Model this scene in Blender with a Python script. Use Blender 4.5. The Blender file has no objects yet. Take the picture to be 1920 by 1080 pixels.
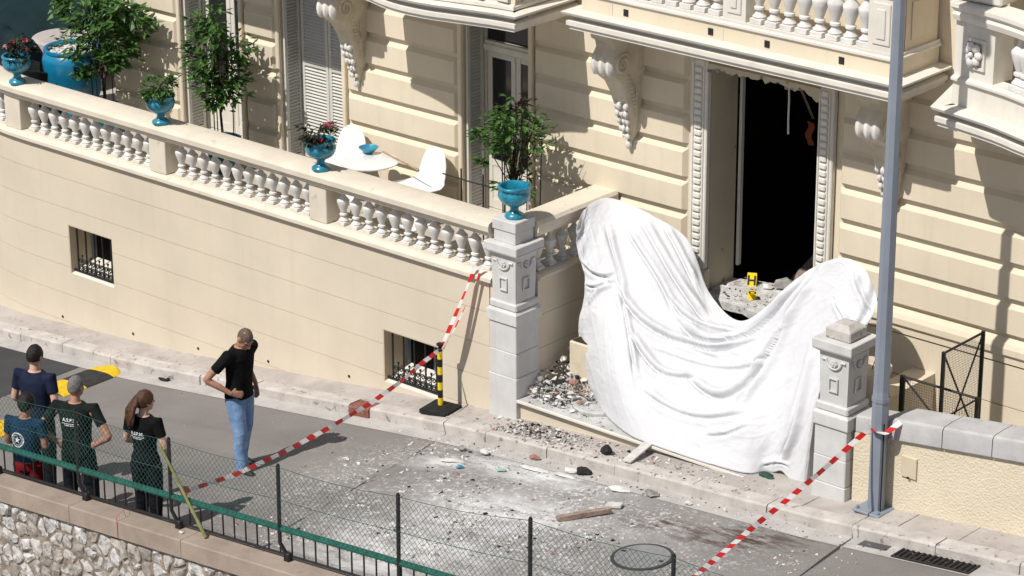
import bpy, bmesh, math, random
from mathutils import Vector, Matrix, noise
from mathutils.bvhtree import BVHTree
random.seed(7)
R = math.radians
scene = bpy.context.scene
COL = scene.collection

# ---------------------------------------------------------------- camera
cam_d = bpy.data.cameras.new('camera'); cam = bpy.data.objects.new('camera', cam_d); COL.objects.link(cam)
yaw, pitch, roll = R(41.02), R(21.03), R(-0.25)
fw = Vector((-math.sin(yaw)*math.cos(pitch), math.cos(yaw)*math.cos(pitch), -math.sin(pitch)))
rt0 = Vector((math.cos(yaw), math.sin(yaw), 0)); up0 = rt0.cross(fw)
rt = rt0*math.cos(roll) + up0*math.sin(roll); up = -rt0*math.sin(roll) + up0*math.cos(roll)
mw = Matrix((rt, up, -fw)).transposed().to_4x4(); mw.translation = Vector((20.08, -23.15, 13.37))
cam.matrix_world = mw
cam_d.sensor_width = 36; cam_d.lens = 5295/1920*36; cam_d.clip_end = 500; cam_d.clip_start = .5
scene.camera = cam

# ---------------------------------------------------------------- sky, sun, exposure
SUN = Vector((.14, 1.0, -1.31)).normalized()          # direction the light travels
w = bpy.data.worlds.new('World'); scene.world = w; w.use_nodes = True
nt = w.node_tree; bg = nt.nodes['Background']; sky = nt.nodes.new('ShaderNodeTexSky')
sky.sky_type = 'NISHITA'; sky.sun_disc = False
sky.sun_elevation = math.asin(-SUN.z); sky.sun_rotation = math.atan2(-SUN.x, -SUN.y)
sky.air_density = 1.0; sky.dust_density = 1.5
nt.links.new(sky.outputs[0], bg.inputs[0]); bg.inputs[1].default_value = .066
sd = bpy.data.lights.new('sun', 'SUN'); sd.energy = 4.6; sd.angle = R(.55); sd.color = (1, .965, .91)
so = bpy.data.objects.new('sun', sd); COL.objects.link(so)
so.rotation_euler = SUN.to_track_quat('-Z', 'Y').to_euler(); so.location = (-5, -20, 30)
vs = scene.view_settings; vs.view_transform = 'Standard'; vs.look = 'None'; vs.exposure = 0.0; vs.gamma = 1
scene.cycles.max_bounces = 8; scene.cycles.diffuse_bounces = 4; scene.cycles.use_denoising = True

# ---------------------------------------------------------------- materials
MATS = {}
def mat(name, col, rough=.8, var=.12, vscale=1.5, bump=0., bscale=60., spec=.3, col2=None, speck=None, streak=0., metal=0., trans=0., coat=0.):
    """procedural principled material: colour varied by world-space noise, optional specks, vertical streaks and bump"""
    m = bpy.data.materials.new(name); m.use_nodes = True; n = m.node_tree.nodes; l = m.node_tree.links
    b = n['Principled BSDF']; b.inputs['Roughness'].default_value = rough
    b.inputs['Specular IOR Level'].default_value = spec; b.inputs['Metallic'].default_value = metal
    if coat: b.inputs['Coat Weight'].default_value = coat; b.inputs['Coat Roughness'].default_value = .1
    g = n.new('ShaderNodeNewGeometry'); pos = g.outputs['Position']
    t = n.new('ShaderNodeTexNoise'); t.inputs['Scale'].default_value = vscale; t.inputs['Detail'].default_value = 8; t.inputs['Roughness'].default_value = .62
    l.new(pos, t.inputs['Vector'])
    r = n.new('ShaderNodeValToRGB'); e = r.color_ramp.elements
    c2 = col2 or tuple(c*(1-2*var) for c in col)
    e[0].position = .32; e[0].color = (*c2, 1); e[1].position = .68; e[1].color = (*(min(1, c*(1+var*.6)) for c in col), 1)
    l.new(t.outputs['Fac'], r.inputs['Fac']); out = r.outputs['Color']
    def mix(a, colour, fac_socket, blend='MIX'):
        x = n.new('ShaderNodeMix'); x.data_type = 'RGBA'; x.blend_type = blend
        l.new(fac_socket, x.inputs['Factor']); l.new(a, x.inputs[6]); x.inputs[7].default_value = (*colour, 1); return x.outputs[2]
    if streak:
        mp = n.new('ShaderNodeMapping'); mp.inputs['Scale'].default_value = (5, 5, .35); l.new(pos, mp.inputs['Vector'])
        s = n.new('ShaderNodeTexNoise'); s.inputs['Scale'].default_value = 1.6; s.inputs['Detail'].default_value = 7; l.new(mp.outputs[0], s.inputs['Vector'])
        q = n.new('ShaderNodeMapRange'); q.inputs[1].default_value = .52; q.inputs[2].default_value = .8; q.inputs[4].default_value = streak
        l.new(s.outputs['Fac'], q.inputs[0]); out = mix(out, (.25, .21, .16), q.outputs[0])
    if speck:                                   # (colour, scale, threshold, amount)
        sc, scl, th, am = speck
        s = n.new('ShaderNodeTexNoise'); s.inputs['Scale'].default_value = scl; s.inputs['Detail'].default_value = 3; l.new(pos, s.inputs['Vector'])
        q = n.new('ShaderNodeMapRange'); q.inputs[1].default_value = th; q.inputs[2].default_value = th+.06; q.inputs[4].default_value = am
        l.new(s.outputs['Fac'], q.inputs[0]); out = mix(out, sc, q.outputs[0])
    l.new(out, b.inputs['Base Color'])
    if bump:
        s = n.new('ShaderNodeTexNoise'); s.inputs['Scale'].default_value = bscale; s.inputs['Detail'].default_value = 5; l.new(pos, s.inputs['Vector'])
        bp = n.new('ShaderNodeBump'); bp.inputs['Strength'].default_value = bump; bp.inputs['Distance'].default_value = .02
        l.new(s.outputs['Fac'], bp.inputs['Height']); l.new(bp.outputs[0], b.inputs['Normal'])
    if trans:
        tr = n.new('ShaderNodeBsdfTranslucent'); l.new(out, tr.inputs['Color']); ms = n.new('ShaderNodeMixShader'); ms.inputs[0].default_value = trans
        l.new(b.outputs[0], ms.inputs[1]); l.new(tr.outputs[0], ms.inputs[2]); l.new(ms.outputs[0], n['Material Output'].inputs[0])
    MATS[name] = m; return m

mat('cream', (.695, .61, .47), .85, .045, .9, .15, 70, .2, streak=.14)
mat('cream_terrace', (.65, .57, .45), .88, .05, .7, .12, 90, .2, streak=.07)
mat('cream_coping', (.69, .62, .51), .85, .06, 2.5, .15, 50, .2, speck=((.42, .37, .3), 9, .66, .5))
mat('offwhite', (.70, .665, .595), .8, .06, 2.2, .1, 60, .25, streak=.12)
mat('baluster_white', (.70, .68, .65), .75, .09, 6, .1, 60, .25, streak=.15)
mat('pillar_stone', (.60, .59, .575), .8, .07, 3, .15, 70, .25, speck=((.4, .38, .36), 14, .66, .4), streak=.14)
mat('grey_moulding', (.62, .61, .60), .8, .08, 3, .1, 60, .25, streak=.2)
mat('console_plaster', (.62, .55, .43), .85, .10, 6, .25, 40, .2)
mat('shutter_paint', (.60, .585, .54), .55, .05, 4, 0, 1, .4)
mat('frame_paint', (.66, .63, .56), .5, .05, 4, 0, 1, .4)
mat('shade_black', (.020, .016, .012), .95, .3, 3, .3, 20, .1)  # near-black with the shade of unlit hollows put into the colour
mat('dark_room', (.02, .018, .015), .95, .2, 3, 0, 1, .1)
mat('jamb_cream', (.52, .46, .35), .9, .05, 2, .1, 60, .2, speck=((.16, .10, .06), 5.5, .665, .8))
mat('asphalt', (.215, .197, .186), .92, .10, .8, .35, 160, .2)
mat('asphalt_dark', (.058, .058, .06), .9, .1, 2, .3, 160, .25)
mat('asphalt_mid', (.10, .098, .096), .9, .1, 2, .3, 160, .25)
mat('pavement', (.45, .41, .38), .9, .12, 2.2, .25, 60, .2, speck=((.2, .17, .15), 16, .62, .5))
mat('kerbstone', (.53, .49, .455), .88, .13, 4, .3, 40, .2, speck=((.17, .15, .14), 11, .62, .7))
mat('gutter', (.47, .45, .425), .9, .1, 3, .25, 60, .2, speck=((.22, .2, .18), 12, .64, .5))
mat('brick_red', (.26, .11, .085), .85, .2, 15, .3, 60, .2)
mat('iron', (.012, .012, .013), .5, .3, 20, .1, 80, .5)
mat('iron_grate', (.03, .028, .027), .7, .3, 20, .2, 80, .4)
mat('galv_grey', (.235, .265, .315), .5, .06, 3, .03, 60, .45)
mat('urn_glaze', (.014, .24, .34), .36, .4, 11, .15, 30, .5, col2=(.006, .12, .2), coat=.6)
mat('jar_glaze', (.006, .20, .36), .3, .12, 4, 0, 1, .6, coat=.6)
mat('soil', (.06, .04, .03), .95, .3, 30, .5, 40, .1)
mat('leaf', (.062, .145, .032), .45, .5, 9, 0, 1, .45, col2=(.02, .055, .012), trans=.3)
mat('leaf_light', (.105, .20, .05), .45, .4, 9, 0, 1, .45, col2=(.045, .11, .02), trans=.3)
mat('leaf_dark', (.03, .035, .018), .5, .5, 9, 0, 1, .4, col2=(.012, .016, .01), trans=.2)
mat('leaf_purple', (.05, .018, .02), .5, .4, 9, 0, 1, .4, trans=.2)
mat('petal_pink', (.62, .11, .16), .6, .3, 30, 0, 1, .2, trans=.3)
mat('petal_pale', (.70, .36, .36), .6, .2, 30, 0, 1, .2, trans=.3)
mat('bark', (.07, .045, .03), .9, .3, 20, .5, 40, .1)
mat('chair_white', (.78, .78, .78), .25, .02, 5, 0, 1, .5, coat=.2)
mat('wood_stick', (.42, .29, .17), .6, .2, 12, 0, 1, .3)
mat('bamboo', (.23, .24, .09), .6, .2, 10, 0, 1, .3)
mat('parasol_teal', (.010, .025, .029), .85, .2, 2, .1, 30, .15)
mat('wicker_dark', (.012, .014, .016), .7, .3, 20, .5, 60, .3)
mat('tablecloth', (.48, .43, .40), .9, .08, 3, .1, 40, .2)
mat('floor_tile', (.50, .45, .38), .8, .08, 3, .05, 40, .25)
mat('rubber', (.018, .018, .018), .8, .3, 20, .3, 80, .3)
mat('hump_black', (.035, .035, .036), .85, .2, 10, .4, 90, .3)
mat('hump_yellow', (.72, .47, .015), .7, .12, 12, .2, 90, .3, speck=((.2, .16, .06), 20, .66, .7))
mat('yellow_plastic', (.80, .58, .01), .4, .05, 10, 0, 1, .5)
mat('black_plastic', (.012, .012, .012), .5, .1, 10, 0, 1, .4)
mat('tape_red', (.62, .02, .02), .45, .05, 20, 0, 1, .4, trans=.2)
mat('tape_white', (.80, .79, .78), .45, .03, 20, 0, 1, .4, trans=.25)
mat('fence_green', (.012, .115, .085), .5, .2, 12, 0, 1, .4)
mat('mesh_green', (.022, .075, .062), .6, .2, 10, 0, 1, .35)
mat('cap_concrete', (.34, .275, .225), .9, .12, 2.2, .25, 50, .2, streak=.35, speck=((.16, .13, .11), 14, .64, .4))
mat('mortar', (.30, .25, .205), .95, .3, 6, .6, 30, .1)
for k, c in enumerate([(.52, .495, .47), (.44, .40, .36), (.58, .565, .55), (.35, .315, .285)]):
    mat('wallstone_%d' % k, c, .9, .25, 9, .8, 24, .2, speck=((.13, .105, .08), 11, .56, .7))
mat('roughcast', (.68, .60, .455), .95, .04, 2, .7, 38, .15)
mat('coping_grey', (.47, .46, .455), .85, .08, 4, .3, 70, .2, speck=((.3, .29, .28), 18, .64, .5))
mat('rubble_grey', (.36, .34, .32), .95, .3, 9, .5, 40, .15)
mat('rubble_white', (.66, .645, .62), .95, .12, 9, .5, 40, .15)
mat('rubble_dark', (.035, .032, .03), .9, .3, 9, .5, 40, .15)
mat('rubble_brick', (.37, .20, .15), .9, .2, 9, .5, 40, .15)
mat('dust_floor', (.52, .51, .50), .95, .14, 3, .4, 60, .15, speck=((.2, .19, .18), 17, .6, .6))
mat('slab_rubble', (.60, .59, .57), .95, .2, 8, .5, 40, .15, speck=((.1, .09, .08), 9, .62, .7))
mat('timber', (.33, .245, .20), .8, .25, 9, .2, 50, .2)
mat('timber_white', (.60, .58, .55), .8, .12, 9, .2, 50, .2)
mat('skin', (.42, .22, .145), .55, .12, 12, .05, 90, .35)
mat('skin_pale', (.60, .37, .28), .55, .10, 12, .05, 90, .35)
mat('tee_black', (.009, .009, .010), .92, .25, 5, .8, 9, .12)
mat('tee_darkgreen', (.013, .018, .017), .92, .25, 5, .5, 9, .12)
mat('tee_navy', (.016, .022, .048), .92, .2, 5, .5, 9, .12)
mat('tee_blue', (.014, .045, .10), .92, .2, 5, .5, 9, .12)
mat('denim', (.20, .32, .52), .9, .22, 5, .6, 11, .15, speck=((.34, .46, .62), 7, .6, .5))
mat('trouser_black', (.012, .013, .016), .92, .2, 5, .5, 9, .12)
mat('trouser_red', (.22, .016, .022), .92, .2, 5, .5, 9, .12)
mat('trouser_dark', (.018, .022, .026), .92, .2, 5, .5, 9, .12)
mat('shoe_black', (.014, .014, .015), .6, .2, 8, .1, 30, .35)
mat('hair_dark', (.016, .011, .009), .6, .35, 60, .35, 260, .35)
mat('hair_auburn', (.085, .032, .012), .5, .5, 40, .35, 260, .4, col2=(.022, .010, .006))
mat('hair_grey', (.20, .19, .18), .7, .3, 60, .3, 260, .3)
mat('hair_stubble', (.15, .105, .08), .75, .3, 60, .2, 300, .3)
mat('print_white', (.78, .78, .78), .7, .02, 10)
mat('eye_dark', (.012, .01, .009), .3, .1, 10)
mat('lip', (.38, .16, .13), .5, .1, 10)
mat('line_black', (.014, .014, .014), .6, .2, 20)
mat('blue_ceramic', (.02, .13, .33), .3, .5, 18, 0, 1, .5, col2=(.03, .3, .25))
mat('orange_cloth', (.20, .045, .012), .8, .15, 10)
mat('curtain', (.70, .68, .62), .85, .05, 5, 0, 1, .2)
mat('paper', (.78, .77, .74), .8, .04, 20)
mat('hatch_paint', (.62, .53, .39), .6, .05, 6)
mat('plaster_yellow', (.62, .52, .37), .85, .06, 4, .1, 60, .2)
mat('pot_cream', (.62, .54, .41), .7, .08, 5, .1, 50, .3)
mat('scrap_green', (.30, .48, .40), .5, .1, 20)
mat('lid_grey', (.25, .25, .25), .85, .12, 8, .3, 60, .25)
mat('green_bag', (.02, .07, .05), .5, .3, 20, .4, 30, .4)

# white sheet: thin cloth, a little light through it
def sheet_material():
    m = mat('sheet_cloth', (.755, .76, .78), .85, .015, 3, .25, 16, .2, trans=.22)
    return m
sheet_material()

# glass of the french window
gm = bpy.data.materials.new('glass_dark'); gm.use_nodes = True
gb = gm.node_tree.nodes['Principled BSDF']; gb.inputs['Base Color'].default_value = (.02, .022, .022, 1); gb.inputs['Roughness'].default_value = .06
gn = gm.node_tree.nodes.new('ShaderNodeTexNoise'); gn.inputs['Scale'].default_value = 3
gbp = gm.node_tree.nodes.new('ShaderNodeBump'); gbp.inputs['Strength'].default_value = .05; gm.node_tree.links.new(gn.outputs[0], gbp.inputs['Height']); gm.node_tree.links.new(gbp.outputs[0], gb.inputs['Normal'])
MATS['glass_dark'] = gm

# asphalt of the road: pale plaster dust, grit and brown stains lie on it where the blast threw them
def road_material():
    m = MATS['asphalt']; n = m.node_tree.nodes; l = m.node_tree.links; b = n['Principled BSDF']
    base = b.inputs['Base Color'].links[0].from_socket
    g = [x for x in n if x.type == 'NEW_GEOMETRY'][0]; pos = g.outputs['Position']
    def math_(op, a, c=None, v=None):
        x = n.new('ShaderNodeMath'); x.operation = op
        l.new(a, x.inputs[0])
        if c is not None: l.new(c, x.inputs[1])
        if v is not None: x.inputs[1].default_value = v
        return x.outputs[0]
    def blob(cx, cy, rx, ry, rot):
        mp = n.new('ShaderNodeMapping'); mp.vector_type = 'TEXTURE'
        mp.inputs['Location'].default_value = (cx, cy, 0); mp.inputs['Rotation'].default_value = (0, 0, rot); mp.inputs['Scale'].default_value = (rx, ry, 1e4)
        l.new(pos, mp.inputs['Vector'])
        v = n.new('ShaderNodeVectorMath'); v.operation = 'LENGTH'; l.new(mp.outputs[0], v.inputs[0])
        q = n.new('ShaderNodeMapRange'); q.interpolation_type = 'SMOOTHSTEP'; q.inputs[1].default_value = 1.0; q.inputs[2].default_value = .1
        l.new(v.outputs['Value'], q.inputs[0]); return q.outputs[0]
    def nz(scale, lo, hi, detail=8, stretch=None, rough=.65):
        t = n.new('ShaderNodeTexNoise'); t.inputs['Scale'].default_value = scale; t.inputs['Detail'].default_value = detail; t.inputs['Roughness'].default_value = rough
        if stretch:
            mp = n.new('ShaderNodeMapping'); mp.inputs['Scale'].default_value = stretch; mp.inputs['Rotation'].default_value = (0, 0, .5); l.new(pos, mp.inputs['Vector']); l.new(mp.outputs[0], t.inputs['Vector'])
        else: l.new(pos, t.inputs['Vector'])
        q = n.new('ShaderNodeMapRange'); q.inputs[1].default_value = lo; q.inputs[2].default_value = hi; l.new(t.outputs['Fac'], q.inputs[0]); return q.outputs[0]
    def mix(a, colour, fac):
        x = n.new('ShaderNodeMix'); x.data_type = 'RGBA'; l.new(fac, x.inputs['Factor']); l.new(a, x.inputs[6]); x.inputs[7].default_value = (*colour, 1); return x.outputs[2]
    out = base
    fine = nz(140, .42, .7, 2); out = mix(out, (.30, .29, .28), math_('MULTIPLY', fine, v=.45))      # aggregate
    dark = nz(90, .60, .72, 2); out = mix(out, (.05, .05, .05), math_('MULTIPLY', dark, v=.4))
    # greyer film of dust over the blast area
    film = math_('MULTIPLY', blob(1.7, -1.8, 4.3, 2.6, .1), nz(1.1, .3, .75)); out = mix(out, (.40, .39, .385), math_('MULTIPLY', film, v=.9))
    streaks = nz(2.4, .36, .60, 10, (1.0, 2.6, 1), .7)
    d1 = math_('MAXIMUM', blob(1.35, -2.2, 1.25, 1.0, .5), blob(1.0, -.95, 1.5, .42, .05))
    d2 = math_('MAXIMUM', math_('MAXIMUM', d1, blob(1.3, -3.4, 1.7, 1.1, .2)), blob(.1, -1.15, .8, .35, .5))
    d2 = math_('MAXIMUM', d2, blob(1.75, -2.0, .95, .75, .4))
    d3 = math_('MULTIPLY', d2, streaks); out = mix(out, (.68, .675, .67), math_('MULTIPLY', d3, v=1.0))
    clump = nz(1.3, .36, .56, 4)
    grit = math_('MULTIPLY', math_('MULTIPLY', blob(1.6, -2.2, 4.6, 3.2, .1), nz(21, .53, .60, 6)), clump); out = mix(out, (.66, .65, .64), math_('MULTIPLY', grit, v=.9))
    grit2 = math_('MULTIPLY', math_('MULTIPLY', blob(1.2, -2.4, 3.8, 3.0, .1), nz(7.5, .575, .64, 7)), clump); out = mix(out, (.70, .69, .68), math_('MULTIPLY', grit2, v=.85))
    tyre = math_('MULTIPLY', nz(.9, .45, .7, 6, (.25, 3.0, 1)), blob(-4, -2.6, 9, 2.2, 0)); out = mix(out, (.13, .12, .115), math_('MULTIPLY', tyre, v=.45))
    br = math_('MULTIPLY', math_('MAXIMUM', blob(4.1, -1.15, 1.3, .55, .35), blob(3.2, -1.3, .8, .28, .2)), nz(4.5, .44, .58, 8, (.7, 2.2, 1))); out = mix(out, (.075, .045, .034), math_('MULTIPLY', br, v=1.0))
    l.new(out, b.inputs['Base Color'])
road_material()

# ---------------------------------------------------------------- mesh helpers
def V(*a): return Vector(a)
class MB:
    def __init__(s): s.v = []; s.f = []; s.mi = []
    def add(s, verts, faces, mi=0):
        o = len(s.v); s.v += [tuple(q) for q in verts]; s.f += [tuple(i+o for i in f) for f in faces]; s.mi += [mi]*len(faces); return s
    def box(s, x0, x1, y0, y1, z0, z1, mi=0):
        return s.add([(x0,y0,z0),(x1,y0,z0),(x1,y1,z0),(x0,y1,z0),(x0,y0,z1),(x1,y0,z1),(x1,y1,z1),(x0,y1,z1)],
                     [(0,3,2,1),(4,5,6,7),(0,1,5,4),(1,2,6,5),(2,3,7,6),(3,0,4,7)], mi)
    def cbox(s, x0, x1, y0, y1, z0, z1, c=.01, mi=0):
        """box with chamfered edges"""
        P = []; F = []
        xs = (x0, x1); ys = (y0, y1); zs = (z0, z1); idx = {}
        for i in (0,1):
            for j in (0,1):
                for k in (0,1):
                    dx, dy, dz = (c if i == 0 else -c), (c if j == 0 else -c), (c if k == 0 else -c)
                    for a, q in enumerate(((xs[i], ys[j]+dy, zs[k]+dz), (xs[i]+dx, ys[j], zs[k]+dz), (xs[i]+dx, ys[j]+dy, zs[k]))):
                        idx[i,j,k,a] = len(P); P.append(q)
        I = lambda i,j,k,a: idx[i,j,k,a]
        for i in (0,1):
            f = [I(i,0,0,0), I(i,1,0,0), I(i,1,1,0), I(i,0,1,0)]; F.append(f if i else f[::-1])
            f = [I(0,i,0,1), I(0,i,1,1), I(1,i,1,1), I(1,i,0,1)]; F.append(f if i else f[::-1])
            f = [I(0,0,i,2), I(1,0,i,2), I(1,1,i,2), I(0,1,i,2)]; F.append(f if i else f[::-1])
        for i in (0,1):
            for j in (0,1):
                F.append([I(i,j,0,0), I(i,j,1,0), I(i,j,1,1), I(i,j,0,1)])
                F.append([I(i,0,j,0), I(i,1,j,0), I(i,1,j,2), I(i,0,j,2)])
                F.append([I(0,i,j,1), I(1,i,j,1), I(1,i,j,2), I(0,i,j,2)])
                for k in (0,1): F.append([I(i,j,k,0), I(i,j,k,1), I(i,j,k,2)])
        return s.add(P, F, mi)
    def prism(s, poly, axis, a0, a1, mi=0):
        """poly: list of 2D points in the other two axes (order x,y,z without axis)"""
        n = len(poly); P = []
        for a in (a0, a1):
            for (u, v) in poly:
                P.append({'x': (a,u,v), 'y': (u,a,v), 'z': (u,v,a)}[axis])
        F = [tuple(range(n))[::-1], tuple(range(n, 2*n))] + [(i, (i+1) % n, n+(i+1) % n, n+i) for i in range(n)]
        return s.add(P, F, mi)
    def lathe(s, prof, n=16, c=(0,0,0), mi=0, lobes=0, lobe=0.):
        P = []; F = []
        for (r, z) in prof:
            for k in range(n):
                a = 2*math.pi*k/n; rr = r*(1+lobe*abs(math.sin(lobes*a/2))) if lobes else r
                P.append((c[0]+rr*math.cos(a), c[1]+rr*math.sin(a), c[2]+z))
        m = len(prof)
        for i in range(m-1):
            for k in range(n): F.append((i*n+k, i*n+(k+1) % n, (i+1)*n+(k+1) % n, (i+1)*n+k))
        F.append(tuple(range(n))[::-1]); F.append(tuple((m-1)*n+k for k in range(n)))
        return s.add(P, F, mi)
    def tube(s, path, rad, n=8, mi=0, flat=None, hint=None, cap=True):
        """tube through points; rad: number or list; flat: list of second radii (elliptic) measured along hint"""
        path = [Vector(q) for q in path]; m = len(path)
        if not isinstance(rad, (list, tuple)): rad = [rad]*m
        P = []; F = []; prev = None
        for i, q in enumerate(path):
            t = (path[min(i+1, m-1)] - path[max(i-1, 0)]).normalized()
            h = Vector(hint) if hint is not None else (prev if prev is not None else (Vector((0,0,1)) if abs(t.z) < .9 else Vector((1,0,0))))
            b = (h - t*h.dot(t)); b = b.normalized() if b.length > 1e-5 else t.orthogonal().normalized(); prev = b; a = b.cross(t)
            rb = flat[i] if flat else rad[i]
            for k in range(n):
                an = 2*math.pi*k/n; P.append(q + a*(rad[i]*math.cos(an)) + b*(rb*math.sin(an)))
        for i in range(m-1):
            for k in range(n): F.append((i*n+k, i*n+(k+1) % n, (i+1)*n+(k+1) % n, (i+1)*n+k))
        if cap: F.append(tuple(range(n))[::-1]); F.append(tuple((m-1)*n+k for k in range(n)))
        return s.add(P, F, mi)
    def ball(s, c, r, n=10, m=7, mi=0):
        rx, ry, rz = r if isinstance(r, (tuple, list)) else (r, r, r)
        P = []; F = []
        for i in range(1, m):
            ph = math.pi*i/m
            for k in range(n):
                a = 2*math.pi*k/n; P.append((c[0]+rx*math.sin(ph)*math.cos(a), c[1]+ry*math.sin(ph)*math.sin(a), c[2]-rz*math.cos(ph)))
        P += [(c[0], c[1], c[2]-rz), (c[0], c[1], c[2]+rz)]; b, t = len(P)-2, len(P)-1
        for i in range(m-2):
            for k in range(n): F.append((i*n+k, i*n+(k+1) % n, (i+1)*n+(k+1) % n, (i+1)*n+k))
        for k in range(n): F.append((b, (k+1) % n, k)); F.append((t, (m-2)*n+k, (m-2)*n+(k+1) % n))
        return s.add(P, F, mi)
    def sweep(s, path, prof, mi=0, closed_prof=True, caps=True, zfun=None):
        """sweep a (outward offset, z) profile along a plan path; outward = right-hand side of travel"""
        m = len(path); n = len(prof); P = []; F = []
        for i in range(m):
            a = Vector(path[max(i-1,0)]); c = Vector(path[i]); b = Vector(path[min(i+1,m-1)])
            d1 = (c-a).normalized() if i else (b-c).normalized(); d2 = (b-c).normalized() if i < m-1 else d1
            n1 = Vector((d1.y, -d1.x)); n2 = Vector((d2.y, -d2.x)); mm = (n1+n2); k = mm.length
            mm = mm/k; sc = 1/max(.35, mm.dot(n1))
            for (o, z) in prof:
                q = c + mm*(o*sc); P.append((q.x, q.y, z + (zfun(q.x) if zfun else 0)))
        for i in range(m-1):
            for k in range(n if closed_prof else n-1):
                F.append((i*n+k, (i+1)*n+k, (i+1)*n+(k+1) % n, i*n+(k+1) % n))
        if caps and closed_prof: F.append(tuple(range(n))); F.append(tuple((m-1)*n+k for k in range(n))[::-1])
        return s.add(P, F, mi)
    def mesh(s, name, mats, smooth=False, angle=35):
        me = bpy.data.meshes.new(name); me.from_pydata(s.v, [], s.f)
        for m in (mats if isinstance(mats, (list, tuple)) else [mats]): me.materials.append(MATS[m])
        if any(s.mi): me.polygons.foreach_set('material_index', s.mi)
        bm = bmesh.new(); bm.from_mesh(me); bmesh.ops.recalc_face_normals(bm, faces=bm.faces); bm.to_mesh(me); bm.free()
        if smooth:
            me.polygons.foreach_set('use_smooth', [True]*len(me.polygons)); me.set_sharp_from_angle(angle=R(angle))
        me.update(); return me
    def build(s, name, mats, parent=None, smooth=False, angle=35, loc=None):
        return link(name, s.mesh(name, mats, smooth, angle), parent, loc)
def link(name, data, parent=None, loc=None, rz=None):
    o = bpy.data.objects.new(name, data); COL.objects.link(o)
    if parent is not None: o.parent = parent
    if loc is not None: o.location = loc
    if rz is not None: o.rotation_euler.z = rz
    return o
def tag(o, label, cat, group=None):
    o['label'] = label; o['category'] = cat
    if group: o['group'] = group
    return o
def thing(name, label, cat, loc=(0,0,0), rz=0, group=None):
    o = link(name, None, None, loc, rz); o.empty_display_size = .1; return tag(o, label, cat, group)
def struct(o, kind='structure'): o['kind'] = kind; return o

GX = [-20,-14,-9.66,-6,-3.3,-.49,0,4.66,6.86,12,20]; GZ = [-2.25,-1.62,-1.15,-.84,-.49,-.13,-.08,.27,.51,1.05,1.9]
def g(x):                                        # height of the pavement along the sloping street
    for i in range(len(GX)-1):
        if x <= GX[i+1] or i == len(GX)-2:
            t = (x-GX[i])/(GX[i+1]-GX[i]); return GZ[i] + t*(GZ[i+1]-GZ[i])
ROAD = -.13
def road(x): return g(x) + ROAD
def inset(v, a, b): return a + (b-a)*v
YF = 1.88                                        # facade plane
# ================================================================ SETTING: ground, road, pavement
def sheet_strip(name, y0, y1, dz, m, x0=-16, x1=13, nx=59, ny=1, parent=None):
    b = MB(); P = []; F = []
    for i in range(nx+1):
        x = x0+(x1-x0)*i/nx
        for j in range(ny+1): P.append((x, y0+(y1-y0)*j/ny, g(x)+dz))
    for i in range(nx):
        for j in range(ny): F.append((i*(ny+1)+j, (i+1)*(ny+1)+j, (i+1)*(ny+1)+j+1, i*(ny+1)+j+1))
    return b.add(P, F).build(name, m, parent)
gr = MB(); gr.box(-120, 120, -120, 120, -6.2, -6.0); struct(gr.build('ground', 'pavement'))
struct(sheet_strip('road', -5.22, -.58, ROAD, 'asphalt', ny=8))
struct(sheet_strip('gutter', -.78, -.5, ROAD+.005, 'gutter'))
# the pavement body behind the kerb
pv = MB(); P = []; F = []
xs = [-16+29*i/58 for i in range(59)]
for x in xs: P += [(x, -.30, g(x)), (x, .34, g(x)+.004), (x, .34, g(x)-.6), (x, -.30, g(x)-.6)]
for i in range(58):
    for k in range(4): F.append((i*4+k, (i+1)*4+k, (i+1)*4+(k+1) % 4, i*4+(k+1) % 4))
pav = struct(pv.add(P, F).build('pavement', 'pavement'))
# kerb stones, one object each
rk = random.Random(3); x = -13.2; kerb = struct(link('kerb', None))
while x < 10.5:
    L = rk.uniform(.82, 1.12)
    if x < -2.26 < x+L+.3: L = -2.26-x
    elif abs(x+2.26) < 1e-6: L = .34
    a, b_ = x+.003, x+L-.003; m = 'kerbstone'
    yo = -.52 + rk.uniform(-.012, .012); dz = rk.uniform(-.006, .008)
    q = MB(); c = .022
    prof = [(yo, -.3), (yo, -c), (yo+c*.5, -c*.3), (yo+c, 0), (-.305, 0), (-.305, -.3)]
    for s_ in (a, (a+b_)/2, b_):
        for (yy, zz) in prof: q.v.append((s_, yy, g(s_)+zz+.006+dz))
    n = len(prof)
    for i in range(2):
        for k in range(n): q.f.append((i*n+k, (i+1)*n+k, (i+1)*n+(k+1) % n, i*n+(k+1) % n))
    q.f += [tuple(range(n)), tuple(2*n+k for k in range(n))[::-1]]; q.mi = [0]*len(q.f)
    red = abs(x+2.26) < 1e-6
    o = q.build('kerb_stone', 'brick_red' if red else m, kerb)
    if red: o['label'] = 'short worn red painted kerb stone'
    x += L
# pavement joints read as separate slabs near the lamp post
for x in (4.35, 5.55, 6.3, 7.1, 7.9):
    q = MB(); q.prism([(x-.005,-.31),(x+.005,-.31),(x+.02,.1),(x+.01,.1)], 'z', g(x)+.002, g(x)+.0075); q.build('slab_joint', 'rubble_grey', pav)
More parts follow.
